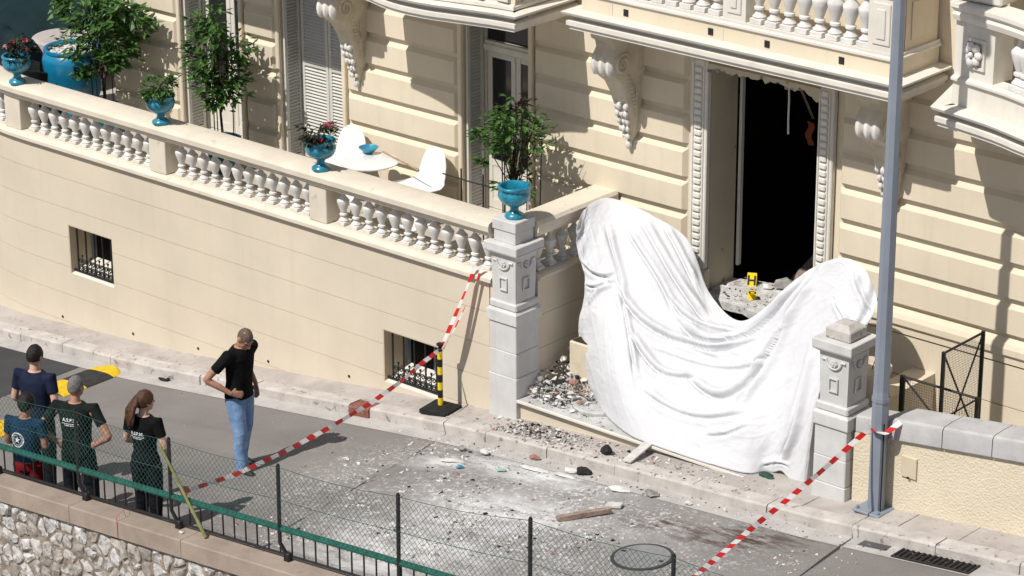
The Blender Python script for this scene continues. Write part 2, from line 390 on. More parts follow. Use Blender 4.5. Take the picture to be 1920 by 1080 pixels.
# dark repaired asphalt at the far left and small patch near drain
def road_poly(name, pts, dz, m):
    q = MB(); q.add([(x, y, road(x)+dz) for x, y in pts], [tuple(range(len(pts)))]); return q.build(name, m)
def road_quad_strip(name, xa, xb, y0, y1, dz, m, n=8):
    q = MB()
    for i in range(n+1):
        x = xa+(xb-xa)*i/n; q.v += [(x, y0, road(x)+dz), (x, y1, road(x)+dz)]
    for i in range(n): q.f.append((2*i, 2*i+2, 2*i+3, 2*i+1)); q.mi.append(0)
    return q.build(name, m)
struct(road_quad_strip('asphalt_patch', -12.5, -7.0, -2.35, -.785, .004, 'asphalt_dark', 12))
pq = struct(road_quad_strip('asphalt_patch', 5.3, 5.64, -.66, -.42, .010, 'asphalt_mid', 2))

# ---------------------------------------------------------------- villa
villa = thing('villa', 'cream villa with rusticated facade, balconies, consoles and an open dark doorway', 'building', (0, YF, -1))
def vpart(mb, name, m, parent=None, **k):
    o = mb.build(name, m, parent or villa, **k)
    if parent is None or parent is villa: o.location = -villa.location
    return o
def sub(mb, name, m, parent, **k):
    return mb.build(name, m, parent, **k)
ZG = [1.81+.4135*k for k in range(7)]             # groove heights
SEG = [(-9.1,-7.65),(-6.5,-5.74),(-4.6,-2.51),(-1.42,1.09),(3.09,9.0)]
# backing wall with openings (front plane a little behind the blocks)
bw = MB()
def wallbox(x0, x1, z0, z1, y0=YF+.055, y1=YF+.45): bw.box(x0, x1, y0, y1, z0, z1)
for (a, b_) in SEG: wallbox(a, b_, -1.5 if a > 0 else 1.0, 4.35)
wallbox(-9.1, 9, 4.35, 9.0)                       # upper floors
for (a, b_, zt) in ((-7.65,-6.5,4.05),(-5.74,-4.6,4.05),(-2.51,-1.42,4.12)): wallbox(a, b_, zt, 4.35)
wallbox(1.09, 3.09, 4.14, 4.35)
bw.box(-9.1, -9.0, YF+.46, YF+6, -1.5, 9.0)       # end wall of the house
vpart(bw, 'wall', 'cream')
# rusticated courses, one object per course and bay
rnd = random.Random(5)
for (a, b_) in SEG:
    zz = [ZG[0]-.4135*2, ZG[0]-.4135] + ZG if a < 1.5 else ZG
    for i in range(len(zz)-1):
        z0, z1 = zz[i]+.002, zz[i+1]-.024
        q = MB(); c = .05
        y = YF-.006
        xa, xb = a+.075 if a > -9.05 else a, b_-.075 if b_ < 8.9 else b_
        # front face, bevels
        z0 += .045
        P = [(xa, y+.062, z0-.012), (xb, y+.062, z0-.012), (xb, y+.062, z1), (xa, y+.062, z1),
             (xa+c, y, z0+.004), (xb-c, y, z0+.004), (xb-c, y, z1-c), (xa+c, y, z1-c)]
        q.add(P, [(4,5,6,7),(0,1,5,4),(1,2,6,5),(2,3,7,6),(3,0,4,7)])
        vpart(q, 'stone_course', 'cream')
# moulded vertical edges beside the openings
for x0, x1 in ((-7.72,-7.65),(-6.5,-6.43),(-5.81,-5.74),(-4.6,-4.53),(-2.58,-2.51),(-1.42,-1.35)):
    q = MB(); q.cbox(x0, x1, YF-.012, YF+.054, 1.35, 4.2, .012); vpart(q, 'window_moulding', 'cream')
# plinth moulding and base wall at the right of the door
q = MB(); q.prism([(YF+.054,1.50),(YF-.02,1.52),(YF-.02,1.60),(YF-.055,1.63),(YF-.055,1.70),(YF-.03,1.75),(YF+.054,1.80)], 'x', 3.1, 9.0); vpart(q, 'plinth_moulding', 'cream')
for z0, z1 in ((-.4, .515), (.53, 1.0), (1.012, 1.498)):
    q = MB(); q.box(3.1, 9.0, YF+.0, YF+.054, z0, z1); vpart(q, 'plinth_panel', 'cream')
q = MB(); q.box(-.2, 1.09, YF+.0, YF+.054, -.2, .98); vpart(q, 'plinth_panel', 'cream')

# windows with shutters folded into the reveals
def louvre(q, x0, x1, y0, y1, z0, z1, pitch, along):
    """slatted panel in plane x=const ('y' along) or y=const ('x' along)"""
    fw_ = .05
    if along == 'y':
        q.box(x0, x1, y0, y0+fw_, z0, z1); q.box(x0, x1, y1-fw_, y1, z0, z1)
        for zz in (z0, z1-.08): q.box(x0, x1, y0+fw_, y1-fw_, zz, zz+.08)
        z = z0+.1
        while z < z1-.1:
            q.add([(x0, y0+fw_, z+.028), (x0, y1-fw_, z+.028), (x1, y1-fw_, z), (x1, y0+fw_, z), (x0, y0+fw_, z+.036), (x0, y1-fw_, z+.036), (x1, y1-fw_, z+.008), (x1, y0+fw_, z+.008)],
                  [(0,1,2,3),(4,7,6,5),(0,4,5,1),(2,6,7,3),(1,5,6,2),(0,3,7,4)]); z += pitch
    else:
        q.box(x0, x0+fw_, y0, y1, z0, z1); q.box(x1-fw_, x1, y0, y1, z0, z1)
        for zz in (z0, (z0+z1)/2, z1-.08): q.box(x0+fw_, x1-fw_, y0, y1, zz, zz+.08)
        z = z0+.1
        while z < z1-.1:
            q.add([(x0+fw_, y0, z), (x1-fw_, y0, z), (x1-fw_, y1, z+.028), (x0+fw_, y1, z+.028), (x0+fw_, y0, z+.008), (x1-fw_, y0, z+.008), (x1-fw_, y1, z+.036), (x0+fw_, y1, z+.036)],
                  [(0,1,2,3),(4,7,6,5),(0,4,5,1),(2,6,7,3),(1,5,6,2),(0,3,7,4)]); z += pitch
def window(x0, x1, zt, kind):
    w_ = link('window', None, villa); w_.location = -villa.location
    q = MB(); louvre(q, x0+.02, x0+.05, YF+.06, YF+.36, 1.40, zt-.02, .045, 'y'); sub(q, 'shutter', 'shutter_paint', w_)
    q = MB(); q.box(x1-.05, x1-.01, YF+.08, YF+.36, 1.40, zt-.02); sub(q, 'shutter', 'shutter_paint', w_)
    q = MB(); q.box(x0, x1, YF+.39, YF+.46, 1.3, 1.42); q.box(x0, x0+.07, YF+.39, YF+.46, 1.42, zt); q.box(x1-.07, x1, YF+.39, YF+.46, 1.42, zt); q.box(x0+.07, x1-.07, YF+.39, YF+.46, zt-.07, zt)
    sub(q, 'frame', 'frame_paint', w_)
    xm = (x0+x1)/2
    if kind == 'closed':
        for a, b_ in ((x0+.075, xm-.005), (xm+.005, x1-.075)):
            q = MB(); louvre(q, a, b_, YF+.34, YF+.375, 1.43, zt-.075, .045, 'x'); sub(q, 'shutter', 'shutter_paint', w_)
    else:
        q = MB(); zb = zt-.62; q.prism([(YF+.37,zb),(YF+.34,zb+.02),(YF+.33,zb+.09),(YF+.36,zb+.11),(YF+.36,zb+.14),(YF+.45,zb+.14),(YF+.45,zb)], 'x', x0+.072, x1-.072); sub(q, 'transom', 'frame_paint', w_)
        for a, b_ in ((x0+.075, xm-.004), (xm+.004, x1-.075)):
            q = MB(); q.cbox(a, a+.075, YF+.4, YF+.45, 1.43, zb, .006); q.cbox(b_-.075, b_, YF+.4, YF+.45, 1.43, zb, .006); q.box(a+.075, b_-.075, YF+.405, YF+.445, 1.43, 1.55); q.box(a+.075, b_-.075, YF+.415, YF+.44, 1.55, 2.0); q.box(a+.075, b_-.075, YF+.405, YF+.445, 2.0, 2.08); q.box(a+.075, b_-.075, YF+.405, YF+.445, zb-.08, zb)
            sub(q, 'door_leaf', 'frame_paint', w_)
            q = MB(); q.box(a+.075, b_-.075, YF+.42, YF+.43, 2.08, zb-.08); sub(q, 'pane', 'glass_dark', w_)
        q = MB(); q.box(x0+.072, x1-.072, YF+.42, YF+.43, zb+.14, zt-.07); sub(q, 'pane', 'glass_dark', w_)
        # curtain behind the left leaf
        q = MB(); n_ = 40; P = []; F = []
        for i in range(n_+1):
            xx = x0+.1+(xm+.12-x0-.1)*i/n_; yy = YF+.50+.018*math.sin(i*1.35)
            P += [(xx, yy, 1.5), (xx, yy, zb-.05)]
        F = [(2*i, 2*i+2, 2*i+3, 2*i+1) for i in range(n_)]
        sub(q.add(P, F), 'curtain', 'curtain', w_, smooth=True)
window(-7.65, -6.5, 4.05, 'glazed'); window(-5.74, -4.6, 4.05, 'closed'); window(-2.51, -1.42, 4.12, 'glazed')
# dark rooms behind
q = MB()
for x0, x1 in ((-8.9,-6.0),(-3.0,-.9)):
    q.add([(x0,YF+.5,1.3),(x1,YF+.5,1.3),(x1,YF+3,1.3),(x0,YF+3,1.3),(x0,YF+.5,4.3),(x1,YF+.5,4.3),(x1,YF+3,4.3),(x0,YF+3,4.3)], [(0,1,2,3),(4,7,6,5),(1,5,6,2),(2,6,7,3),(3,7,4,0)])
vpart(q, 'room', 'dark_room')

# ---- doorway: architrave, reveal, interior painted near-black, broken threshold slab
dw = link('doorway', None, villa); dw.location = -villa.location
for x0, x1, zb in ((1.09, 1.33, 1.6), (2.89, 3.09, 1.4)):
    q = MB(); q.cbox(x0, x1, YF-.03, YF+.054, zb, 4.16, .012); sub(q, 'architrave', 'offwhite', dw)
    xa, xb = (x0+.06, x0+.17) if x0 < 2 else (x0+.03, x0+.13)
    q = MB(); z = zb+.03
    while z < 4.08:
        q.cbox(xa, xb, YF-.055, YF-.029, z, z+.07, .014); z += .085
    sub(q, 'carved_beads', 'offwhite', dw)
    for xq in (xa-.03, xb+.008):
        q = MB(); q.cbox(xq, xq+.022, YF-.045, YF-.029, zb, 4.14, .006); sub(q, 'fillet', 'offwhite', dw)
q = MB(); q.cbox(1.06, 1.36, YF-.05, YF+.054, 1.28, 1.598, .012); sub(q, 'plinth_block', 'cream', dw)
# head of the opening: broken plaster edge
q = MB(); rr = random.Random(11); n_ = 46; top = []; 
for i in range(n_+1):
    xx = 1.335+(2.885-1.335)*i/n_; d = .06+.05*noise.noise((xx*5, 0, 3))+.05*noise.noise((xx*17, 1, 3)); d += .10*math.exp(-((xx-2.86)/.12)**2)
    top.append((xx, 4.14-max(.01, d)))
poly = [(1.335, 4.142)] + top + [(2.885, 4.142)]
q.prism(poly, 'y', YF-.035, YF+.3); sub(q, 'broken_lintel', 'jamb_cream', dw)
q = MB()
for i in range(60):
    k = rr.randrange(len(top)); xx, zz = top[k]; s_ = rr.uniform(.012, .04)
    q.ball((xx+rr.uniform(-.02,.02), YF-.03+rr.uniform(0,.12), zz+rr.uniform(-.012,.02)), (s_, s_*.8, s_*.6), 6, 4)
sub(q, 'plaster_crumbs', 'rubble_grey', dw)['kind'] = 'stuff'
q = MB(); q.box(1.20, 1.33, YF+.06, YF+.56, 1.2, 4.2); sub(q, 'door_jamb', 'jamb_cream', dw)
q = MB(); q.box(2.89, 3.02, YF+.06, YF+.56, 1.2, 4.2); sub(q, 'door_jamb', 'jamb_cream', dw)
q = MB(); q.box(1.34, 2.885, YF+.30, YF+.56, 3.98, 4.13); sub(q, 'lintel', 'shade_black', dw)
q = MB(); q.cbox(1.345, 1.385, YF+.575, YF+.64, 1.5, 4.0, .006); sub(q, 'door_frame_strip', 'frame_paint', dw)
q = MB(); q.tube([(2.22, YF+.32, 4.05), (2.225, YF+.33, 3.8), (2.215, YF+.34, 3.55), (2.22, YF+.34, 3.38)], .012, 6); sub(q, 'hanging_wire', 'tape_white', dw)
# hall box, its near-black colour stands in for the unlit interior
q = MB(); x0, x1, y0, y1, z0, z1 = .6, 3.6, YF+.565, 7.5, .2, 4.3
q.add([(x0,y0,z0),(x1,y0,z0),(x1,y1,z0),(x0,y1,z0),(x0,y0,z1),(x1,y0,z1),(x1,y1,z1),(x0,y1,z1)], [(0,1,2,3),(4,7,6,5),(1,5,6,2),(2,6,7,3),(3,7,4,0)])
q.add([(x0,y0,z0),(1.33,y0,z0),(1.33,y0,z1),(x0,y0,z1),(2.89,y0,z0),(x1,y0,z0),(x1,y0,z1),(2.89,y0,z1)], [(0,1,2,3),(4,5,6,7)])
sub(q, 'dark_hall', 'shade_black', dw)
q = MB()     # dim furnishings of the hall: inner door frame, fallen beams, hanging ceiling laths
for (xa, xb, za, zb) in ((1.5,1.62,.2,3.7),(2.5,2.62,.2,3.7),(1.5,2.62,3.7,3.85)): q.box(xa, xb, 6.0, 6.12, za, zb)
sub(q, 'inner_door_frame', 'timber', dw)
for (pa, pb, r_) in (((1.5,3.4,1.0),(2.75,4.6,3.0),.06),((2.7,3.0,1.0),(2.2,4.2,2.5),.045),((1.7,2.9,4.05),(1.95,3.1,3.3),.02),((2.5,2.8,4.05),(2.42,2.9,3.55),.018)):
    q = MB(); q.tube([pa, pb], r_, 4); sub(q, 'fallen_beam', 'timber', dw)
q = MB(); q.box(.62, 3.58, 2.62, 7.45, .9, 1.0); sub(q, 'hall_floor', 'shade_black', dw)
q = MB(); q.box(1.09, 3.09, YF+.2, YF+.56, -.2, .45); sub(q, 'cellar_wall', 'shade_black', dw)
q = MB()       # near-black sheet painted for the shade in the void below the slab
q.add([(.9,1.5,.18),(3.3,1.5,.18),(3.3,1.87,.18),(.9,1.87,.18)], [(0,1,2,3)]); sub(q, 'void_shade', 'shade_black', dw)
# slab: irregular broken outline
q = MB(); out = []
for (xx, yy) in ((1.33,2.44),(1.30,2.1),(1.36,1.92),(1.50,1.80),(1.66,1.76),(1.82,1.72),(1.98,1.74),(2.12,1.70),(2.28,1.73),(2.42,1.70),(2.6,1.74),(2.88,1.76),(2.885,2.2),(2.88,2.52),(2.6,2.62),(2.3,2.55),(2.0,2.66),(1.7,2.58)): out.append((xx+rr.uniform(-.015,.015), yy+rr.uniform(-.02,.02)))
q.prism(out, 'z', 1.24, 1.335); sub(q, 'threshold_slab', 'slab_rubble', dw)

# ---- balconies
def baluster_mesh(h, r, mname='baluster'):
    q = MB(); a = r*.92
    q.cbox(-a, a, -a, a, 0, h*.10, .006)
    q.lathe([(r*.80, h*.10), (r*.92, h*.13), (r*.55, h*.19), (r*.42, h*.24), (r*.72, h*.26), (r*.72, h*.30), (r*.44, h*.32), (r*.60, h*.38), (r*.98, h*.54), (r*1.14, h*.63), (r*1.12, h*.67), (r*.66, h*.74), (r*.36, h*.81), (r*.32, h*.87), (r*.60, h*.90), (r*.60, h*.93)], 14)
    q.cbox(-a*.85, a*.85, -a*.85, a*.85, h*.93, h, .005)
    return q
BAL_BIG = baluster_mesh(.62, .085).mesh('baluster', 'baluster_white', True, 40)
BAL = baluster_mesh(.44, .070).mesh('baluster', 'baluster_white', True, 40)

FASC = [(0,0),(.0,.03),(.03,.05),(.03,.10),(-.02,.115),(-.06,.118),(-.06,.15),(.0,.16),(.06,.18),(.075,.205),(.0,.22),(-.3,.22),(-.3,0)]
def fascia(path, z, parent):
    q = MB(); q.sweep(path, [(o, zz+z) for o, zz in FASC[:5]] + [(-.3, z+.115), (-.3, z)]); sub(q, 'lower_fascia', 'offwhite', parent)
    q = MB(); q.sweep(path, [(-.05, z+.116), (-.05, z+.159), (-.3, z+.159), (-.3, z+.116)]); sub(q, 'fascia_groove', 'grey_moulding', parent)
    q = MB(); q.sweep(path, [(.0, z+.160), (.06, z+.18), (.075, z+.21), (-.02, z+.225), (-.3, z+.225), (-.3, z+.160)]); sub(q, 'upper_fascia', 'offwhite', parent)
def panel_pedestal(parent, x0, x1, y0, y1, z0, z1):
    q = MB(); q.box(x0, x1, y0, y1, z0, z1); p_ = sub(q, 'pedestal', 'offwhite', parent)
    q = MB(); m_ = .06; q.cbox(x0+m_, x1-m_, y0-.016, y0-.001, z0+m_*1.3, z1-m_*1.3, .007); q.cbox(x0+m_*1.9, x1-m_*1.9, y0-.03, y0-.0165, z0+m_*2.4, z1-m_*2.4, .006); sub(q, 'raised_panel', 'offwhite', parent)
# main balcony over the door
b2 = link('balcony', None, villa); b2.location = -villa.location; b2['label'] = 'straight balcony above the doorway with panelled pedestals'
path2 = [(0.0, YF+.02), (0.0, .96), (4.48, .96), (4.48, YF+.02)]
fascia(path2, 4.50, b2)
q = MB(); q.box(.08, 4.40, 1.06, YF+.05, 4.503, 4.72); sub(q, 'slab', 'offwhite', b2)
q = MB(); q.sweep([(.10, YF+.02), (.10, 1.06), (4.38, 1.06), (4.38, YF+.02)], [(0, 4.726), (0, 4.90), (-.16, 4.90), (-.16, 4.726)]); sub(q, 'parapet_base', 'cream', b2)
q = MB(); q.sweep([(.10, YF+.02), (.10, 1.06), (4.38, 1.06), (4.38, YF+.02)], [(.0, 4.901), (.03, 4.915), (.03, 4.94), (.012, 4.955), (.012, 4.985), (-.17, 4.985), (-.17, 4.901)]); sub(q, 'base_moulding', 'offwhite', b2)
for x in (.75, 1.95, 2.72, 3.70):
    q = MB(); q.cbox(x-.035, x+.035, 1.052, 1.0595, 4.76, 4.84, .002); sub(q, 'drain_hole', 'iron', b2)
q = MB(); q.box(2.118, 2.124, 1.056, 1.0595, 4.73, 4.9); q.box(.548, .554, 1.056, 1.0595, 4.73, 4.9); sub(q, 'joint', 'grey_moulding', b2)
for x0, x1 in ((.12,.45),(2.11,2.42),(4.02,4.36)): panel_pedestal(b2, x0, x1, 1.06, 1.24, 4.986, 5.60)
def copies(mesh, pts, parent):
    for (x, y, z) in pts: link('baluster', mesh, parent, (x, y, z))
copies(BAL_BIG, [(2.54+.2*k, 1.15, 4.986) for k in range(8)] + [(.57+.2*k, 1.15, 4.986) for k in range(8)], b2)
q = MB(); q.sweep([(.10, YF+.02), (.10, 1.05), (4.38, 1.05), (4.38, YF+.02)], [(.02, 5.607), (.05, 5.64), (.05, 5.70), (.02, 5.73), (-.24, 5.73), (-.24, 5.607)]); sub(q, 'handrail', 'offwhite', b2)
panel = MB(); panel.box(4.20, 4.36, 1.26, YF, 4.986, 5.60); sub(panel, 'side_parapet', 'cream', b2)
q = MB(); q.cbox(4.361, 4.375, 1.36, YF-.1, 5.08, 5.5, .006); sub(q, 'raised_panel', 'cream', b2)
# curved balcony at the left
b1 = link('balcony', None, villa); b1.location = -villa.location; b1['label'] = 'bowed balcony above the french windows with scalloped valance below'
pts1 = [(-3.5, YF+.02), (-3.5, .75), (-3.18, .71), (-2.88, .65), (-2.55, .55), (-2.24, .50), (-1.83, .52), (-1.47, .60), (-.98, .71), (-.66, .75), (-.66, YF+.02)]
def smooth_path(p_, lo, hi, n_=4):
    out = p_[:lo]
    seg = [Vector(q) for q in p_[lo:hi]]
    for i in range(len(seg)-1):
        a = seg[max(i-1,0)]; b_ = seg[i]; c = seg[i+1]; d = seg[min(i+2, len(seg)-1)]
        for k in range(n_):
            t = k/n_; out.append(tuple(.5*((2*b_)+(-a+c)*t+(2*a-5*b_+4*c-d)*t*t+(-a+3*b_-3*c+d)*t**3)))
    return out + p_[hi-1:]
path1 = smooth_path(pts1, 1, 10)
fascia(path1, 4.38, b1)
q = MB(); q.sweep(path1[1:-1], [(-.29, 4.384), (-.29, 4.60), (-1.05, 4.60), (-1.05, 4.384)]); sub(q, 'slab', 'offwhite', b1)
q = MB(); q.sweep(path1, [(-.10, 4.606), (-.10, 4.80), (-.08, 4.82), (-.08, 5.6), (-.26, 5.6), (-.26, 4.606)]); sub(q, 'parapet', 'cream', b1)
q = MB(); q.sweep(path1, [(-.07, 4.606), (-.045, 4.62), (-.045, 4.66), (-.099, 4.68), (-.099, 4.606)]); sub(q, 'base_moulding', 'offwhite', b1)
for i in range(0, len(path1)-2, 3):
    if 2 < i < len(path1)-2:
        x, y = path1[i]; q = MB(); q.cbox(x-.09, x+.09, y+.055, y+.085, 4.70, 5.5, .01); sub(q, 'pilaster_strip', 'offwhite', b1)
q = MB()          # scalloped valance under the slab edge
xs = [-3.2+.16*k for k in range(14)]
for x in xs:
    q.lathe([(.075, 0), (.085, .02), (.07, .05), (.03, .065)], 10, (x, 1.14, 4.31))
q.box(-3.3, -1.0, 1.08, 1.20, 4.352, 4.383)
sub(q, 'scalloped_valance', 'cream', b1)
# straight balcony over the closed shutters, mostly above the picture
b0 = link('balcony', None, villa); b0.location = -villa.location; b0['label'] = 'straight balcony above the closed shutters at the left'
path0 = [(-6.75, YF+.02), (-6.75, .96), (-3.98, .96), (-3.98, YF+.02)]
fascia(path0, 4.40, b0)
q = MB(); q.box(-6.65, -4.08, 1.06, YF+.05, 4.403, 4.62); sub(q, 'slab', 'offwhite', b0)
q = MB(); q.sweep([(-6.65, YF+.02), (-6.65, 1.06), (-4.08, 1.06), (-4.08, YF+.02)], [(0, 4.626), (0, 5.5), (-.16, 5.5), (-.16, 4.626)]); sub(q, 'parapet', 'cream', b0)
# bow window balcony at the far right
b3 = link('balcony', None, villa); b3.location = -villa.location; b3['label'] = 'bow balcony at the corner with a flower rosette on its pedestal'
pts3 = [(4.72, YF+.02), (5.02, .92), (5.35, .86), (5.8, .76), (6.2, .62), (6.6, .50), (7.1, .44), (7.7, .44), (8.3, .55), (8.8, .80), (9.1, YF)]
path3 = smooth_path(pts3, 1, 10)
fascia(path3, 4.38, b3)
q = MB(); q.sweep(path3, [(-.28, 4.384), (-.28, 4.6), (-.9, 4.6), (-.9, 4.384)]); sub(q, 'slab', 'offwhite', b3)
q = MB(); q.sweep(path3, [(-.14, 4.606), (-.14, 4.86), (-.34, 4.86), (-.34, 4.606)]); sub(q, 'parapet_base', 'offwhite', b3)
q = MB(); q.sweep(path3, [(-.14, 4.861), (-.10, 4.875), (-.10, 4.90), (-.15, 4.925), (-.34, 4.925), (-.34, 4.861)]); sub(q, 'base_moulding', 'offwhite', b3)
q = MB(); q.sweep(path3, [(-.16, 5.50), (-.10, 5.52), (-.08, 5.58), (-.10, 5.62), (-.06, 5.66), (-.06, 5.70), (-.36, 5.72), (-.36, 5.50)]); sub(q, 'handrail', 'offwhite', b3)
a = Vector((5.10, 1.06)); b_ = Vector((5.62, .975)); d_ = (b_-a).normalized(); nn = Vector((d_.y, -d_.x))
def on3(u, o, z): q_ = a + d_*u + nn*o; return (q_.x, q_.y, z)
q = MB(); L3 = (b_-a).length
q.add([on3(0,0,4.926), on3(L3,0,4.926), on3(L3,-.3,4.926), on3(0,-.3,4.926), on3(0,0,5.499), on3(L3,0,5.499), on3(L3,-.3,5.499), on3(0,-.3,5.499)], [(0,3,2,1),(4,5,6,7),(0,1,5,4),(1,2,6,5),(2,3,7,6),(3,0,4,7)])
sub(q, 'pedestal', 'offwhite', b3)
q = MB(); u0, u1, z0, z1 = .16, .42, 5.04, 5.36
for (ua, ub, za, zb) in ((u0,u1,z0,z0+.03),(u0,u1,z1-.03,z1),(u0,u0+.03,z0+.03,z1-.03),(u1-.03,u1,z0+.03,z1-.03)):
    q.add([on3(ua,.001,za), on3(ub,.001,za), on3(ub,.03,za), on3(ua,.03,za), on3(ua,.001,zb), on3(ub,.001,zb), on3(ub,.03,zb), on3(ua,.03,zb)], [(0,3,2,1),(4,5,6,7),(0,1,5,4),(1,2,6,5),(2,3,7,6),(3,0,4,7)])
sub(q, 'rosette_frame', 'offwhite', b3)
q = MB(); c3 = ((u0+u1)/2-.02, (z0+z1)/2)
for k in range(7):
    an = 2*math.pi*k/7; q.ball(on3(c3[0]+.085*math.cos(an), .05, c3[1]+.085*math.sin(an)), (.048, .035, .048), 8, 6)
q.ball(on3(c3[0], .07, c3[1]), .03, 8, 6); sub(q, 'rosette', 'baluster_white', b3, smooth=True)
copies(BAL_BIG, [(path3[k][0]+.02, path3[k][1]+.25, 4.926) for k in (10, 11, 12, 13, 14, 15, 16)], b3)
q = MB(); q.box(5.15, 5.55, 1.1, 1.6, 5.73, 7.5); q.cbox(5.08, 5.62, 1.05, 1.65, 5.725, 5.85, .02); sub(q, 'upper_pilaster', 'offwhite', b3)

# consoles (scroll brackets) below the balconies
def console(x0, wd, ztop, name_label=None):
    c_ = link('console', None, villa); c_.location = -villa.location
    lev = [(ztop,1.26,.50),(ztop-.10,1.30,.50),(ztop-.14,1.36,.47),(ztop-.22,1.38,.47),(ztop-.30,1.32,.48),(ztop-.40,1.29,.48),(ztop-.50,1.32,.48),(ztop-.58,1.42,.46),(ztop-.66,1.52,.42),(ztop-.80,1.60,.38),(ztop-.95,1.66,.35),(ztop-1.1,1.70,.32),(ztop-1.22,1.74,.28),(ztop-1.34,1.78,.2),(ztop-1.44,1.83,.1),(ztop-1.5,1.86,.04)]
    q = MB(); P = []; F = []
    xm = x0+wd/2; nr = 6
    for (z, yf, hw) in lev:
        hw *= wd
        for (dx, dy) in ((-1,1),(-1,.12),(-.86,0),(.86,0),(1,.12),(1,1)): P.append((xm+dx*hw, yf+(YF+.03-yf)*dy, z))
    for i in range(len(lev)-1):
        for k in range(6): F.append((i*6+k, (i+1)*6+k, (i+1)*6+(k+1) % 6, i*6+(k+1) % 6))
    F += [tuple(range(6)), tuple((len(lev)-1)*6+k for k in range(6))[::-1]]
    sub(q.add(P, F), 'bracket_body', 'console_plaster', c_, smooth=True, angle=50)
    # rolls on the front of the scroll
    for k in range(3):
        q = MB(); q.ball((xm+(k-1)*wd*.30, 1.335, ztop-.42), (wd*.155, .075, .125), 10, 8); sub(q, 'scroll_roll', 'baluster_white', c_, smooth=True)
    # spiral volute and leaf relief on both cheeks
    for sgn in (-1, 1):
        q = MB(); path = []
        for k in range(26):
            an = k*.5; rr_ = .135*(1-k/30); path.append((xm+sgn*(wd*.485), 1.46+rr_*math.cos(an)+.02, ztop-.40+rr_*math.sin(an)))
        q.tube(path, [.022]*20+[.02,.018,.016,.015,.014,.012], 6)
        for k in range(9):
            z = ztop-.58-.05*k; q.ball((xm+sgn*wd*(.455-.012*k), 1.60+.024*k, z), (.02, .045, .03), 7, 5)
        q.tube([(xm+sgn*wd*.46, 1.79, ztop-.2), (xm+sgn*wd*.45, 1.74, ztop-.5), (xm+sgn*wd*.40, 1.78, ztop-.8), (xm+sgn*wd*.34, 1.80, ztop-1.1)], .018, 6)
        sub(q, 'volute', 'console_plaster', c_, smooth=True)
    q = MB(); rr_ = random.Random(int(x0*100))
    for k in range(5):
        for j in range(3):
            q.ball((xm+(j-1)*wd*(.20-.02*k)+rr_.uniform(-.01,.01), 1.655+.03*k+rr_.uniform(-.012,.012), ztop-.98-.1*k), (.036-.003*k, .036-.003*k, .048-.003*k), 8, 6)
    q.ball((xm, 1.83, ztop-1.5), (.04,.04,.06), 8, 6)
    sub(q, 'carved_fruit', 'baluster_white', c_, smooth=True)
    q = MB(); q.cbox(xm-wd*.58, xm+wd*.58, 1.16, YF+.03, ztop, ztop+.07, .015); sub(q, 'bracket_cap', 'console_plaster', c_)
console(.02, .36, 4.43); console(3.72, .36, 4.43); console(-4.46, .36, 4.31)
# ================================================================ terrace wall and balustrade
tw = thing('terrace_wall', 'long cream terrace wall with barred cellar windows and a white balustrade on top', 'wall', (-4.5, .1, -.6))
def tpart(mb, name, m, parent=None, **k):
    o = mb.build(name, m, parent or tw, **k)
    if parent is None: o.location = -tw.location
    return o
arc = [(-8.9-4.5*math.sin(t), .1+4.5*(1-math.cos(t))) for t in [R(a) for a in (0,4,8,12,16,20,26,32,40)]]
WZ = [-1.9,-1.43,-1.0,-.585,-.17,.255,.68,1.11,1.50]
WIN = [(-8.12,-7.23,-.245,.46),(-2.25,-1.32,-.235,.462)]
def course(xa, xb, z0, z1, c0=.011, c1=.011):
    q = MB(); q.prism([(.1+c0*.8, z0), (.1, z0+c0), (.1, z1), (.45, z1), (.45, z0)], 'x', xa, xb); tpart(q, 'plaster_course', 'cream_terrace')
for i in range(len(WZ)-1):
    z0, z1 = WZ[i], WZ[i+1]
    xs = [-8.9, -.50]; cuts = [w_ for w_ in WIN if w_[2] < z1-.02 and w_[3] > z0+.02]
    x = -8.9
    for (wa, wb, wz0, wz1) in cuts:
        course(x, wa, z0, z1)
        if wz0 > z0: course(wa, wb, z0, wz0, .012, 0)
        if wz1 < z1: course(wa, wb, wz1, z1, 0, .012)
        x = wb
    course(x, -.50, z0, z1)
    q = MB(); q.sweep(arc[::-1], [(-.009, z0), (0, z0+.011), (0, z1), (-.35, z1), (-.35, z0)]); tpart(q, 'plaster_course', 'cream_terrace')
q = MB(); q.box(-.47, -.41, .085, .44, -.6, 1.50); tpart(q, 'end_strip', 'cream_terrace')
fullpath = arc[::-1] + [(-.42, .1)]
q = MB(); q.sweep(fullpath, [(0, 1.502), (.07, 1.53), (.07, 1.575), (.0, 1.62), (-.40, 1.62), (-.40, 1.502)]); tpart(q, 'ledge', 'cream_coping')
q = MB(); q.sweep(fullpath, [(.045, 2.10), (.045, 2.125), (.07, 2.135), (.075, 2.16), (.10, 2.175), (.105, 2.24), (.085, 2.275), (.04, 2.29), (-.27, 2.29), (-.31, 2.275), (-.33, 2.24), (-.33, 2.175), (-.30, 2.16), (-.27, 2.10)]); tpart(q, 'coping', 'cream_coping', smooth=True, angle=25)
for a_, b_ in ((-9.30,-8.98),(-6.37,-6.06),(-3.45,-3.15)):
    y = .08 if a_ > -9 else .10
    q = MB(); q.cbox(a_, b_, y, y+.34, 1.621, 2.10, .008); tpart(q, 'pier', 'cream_coping')
for (a_, b_, n_) in ((-8.93,-6.41,12),(-6.01,-3.49,12),(-3.10,-.50,12)):
    for k in range(n_):
        x = a_+(b_-a_)*(k+.5)/n_; link('baluster', BAL, tw, Vector((x, .22, 1.621))-tw.location+Vector((0,0,.0))).scale = (1,1,1.09)
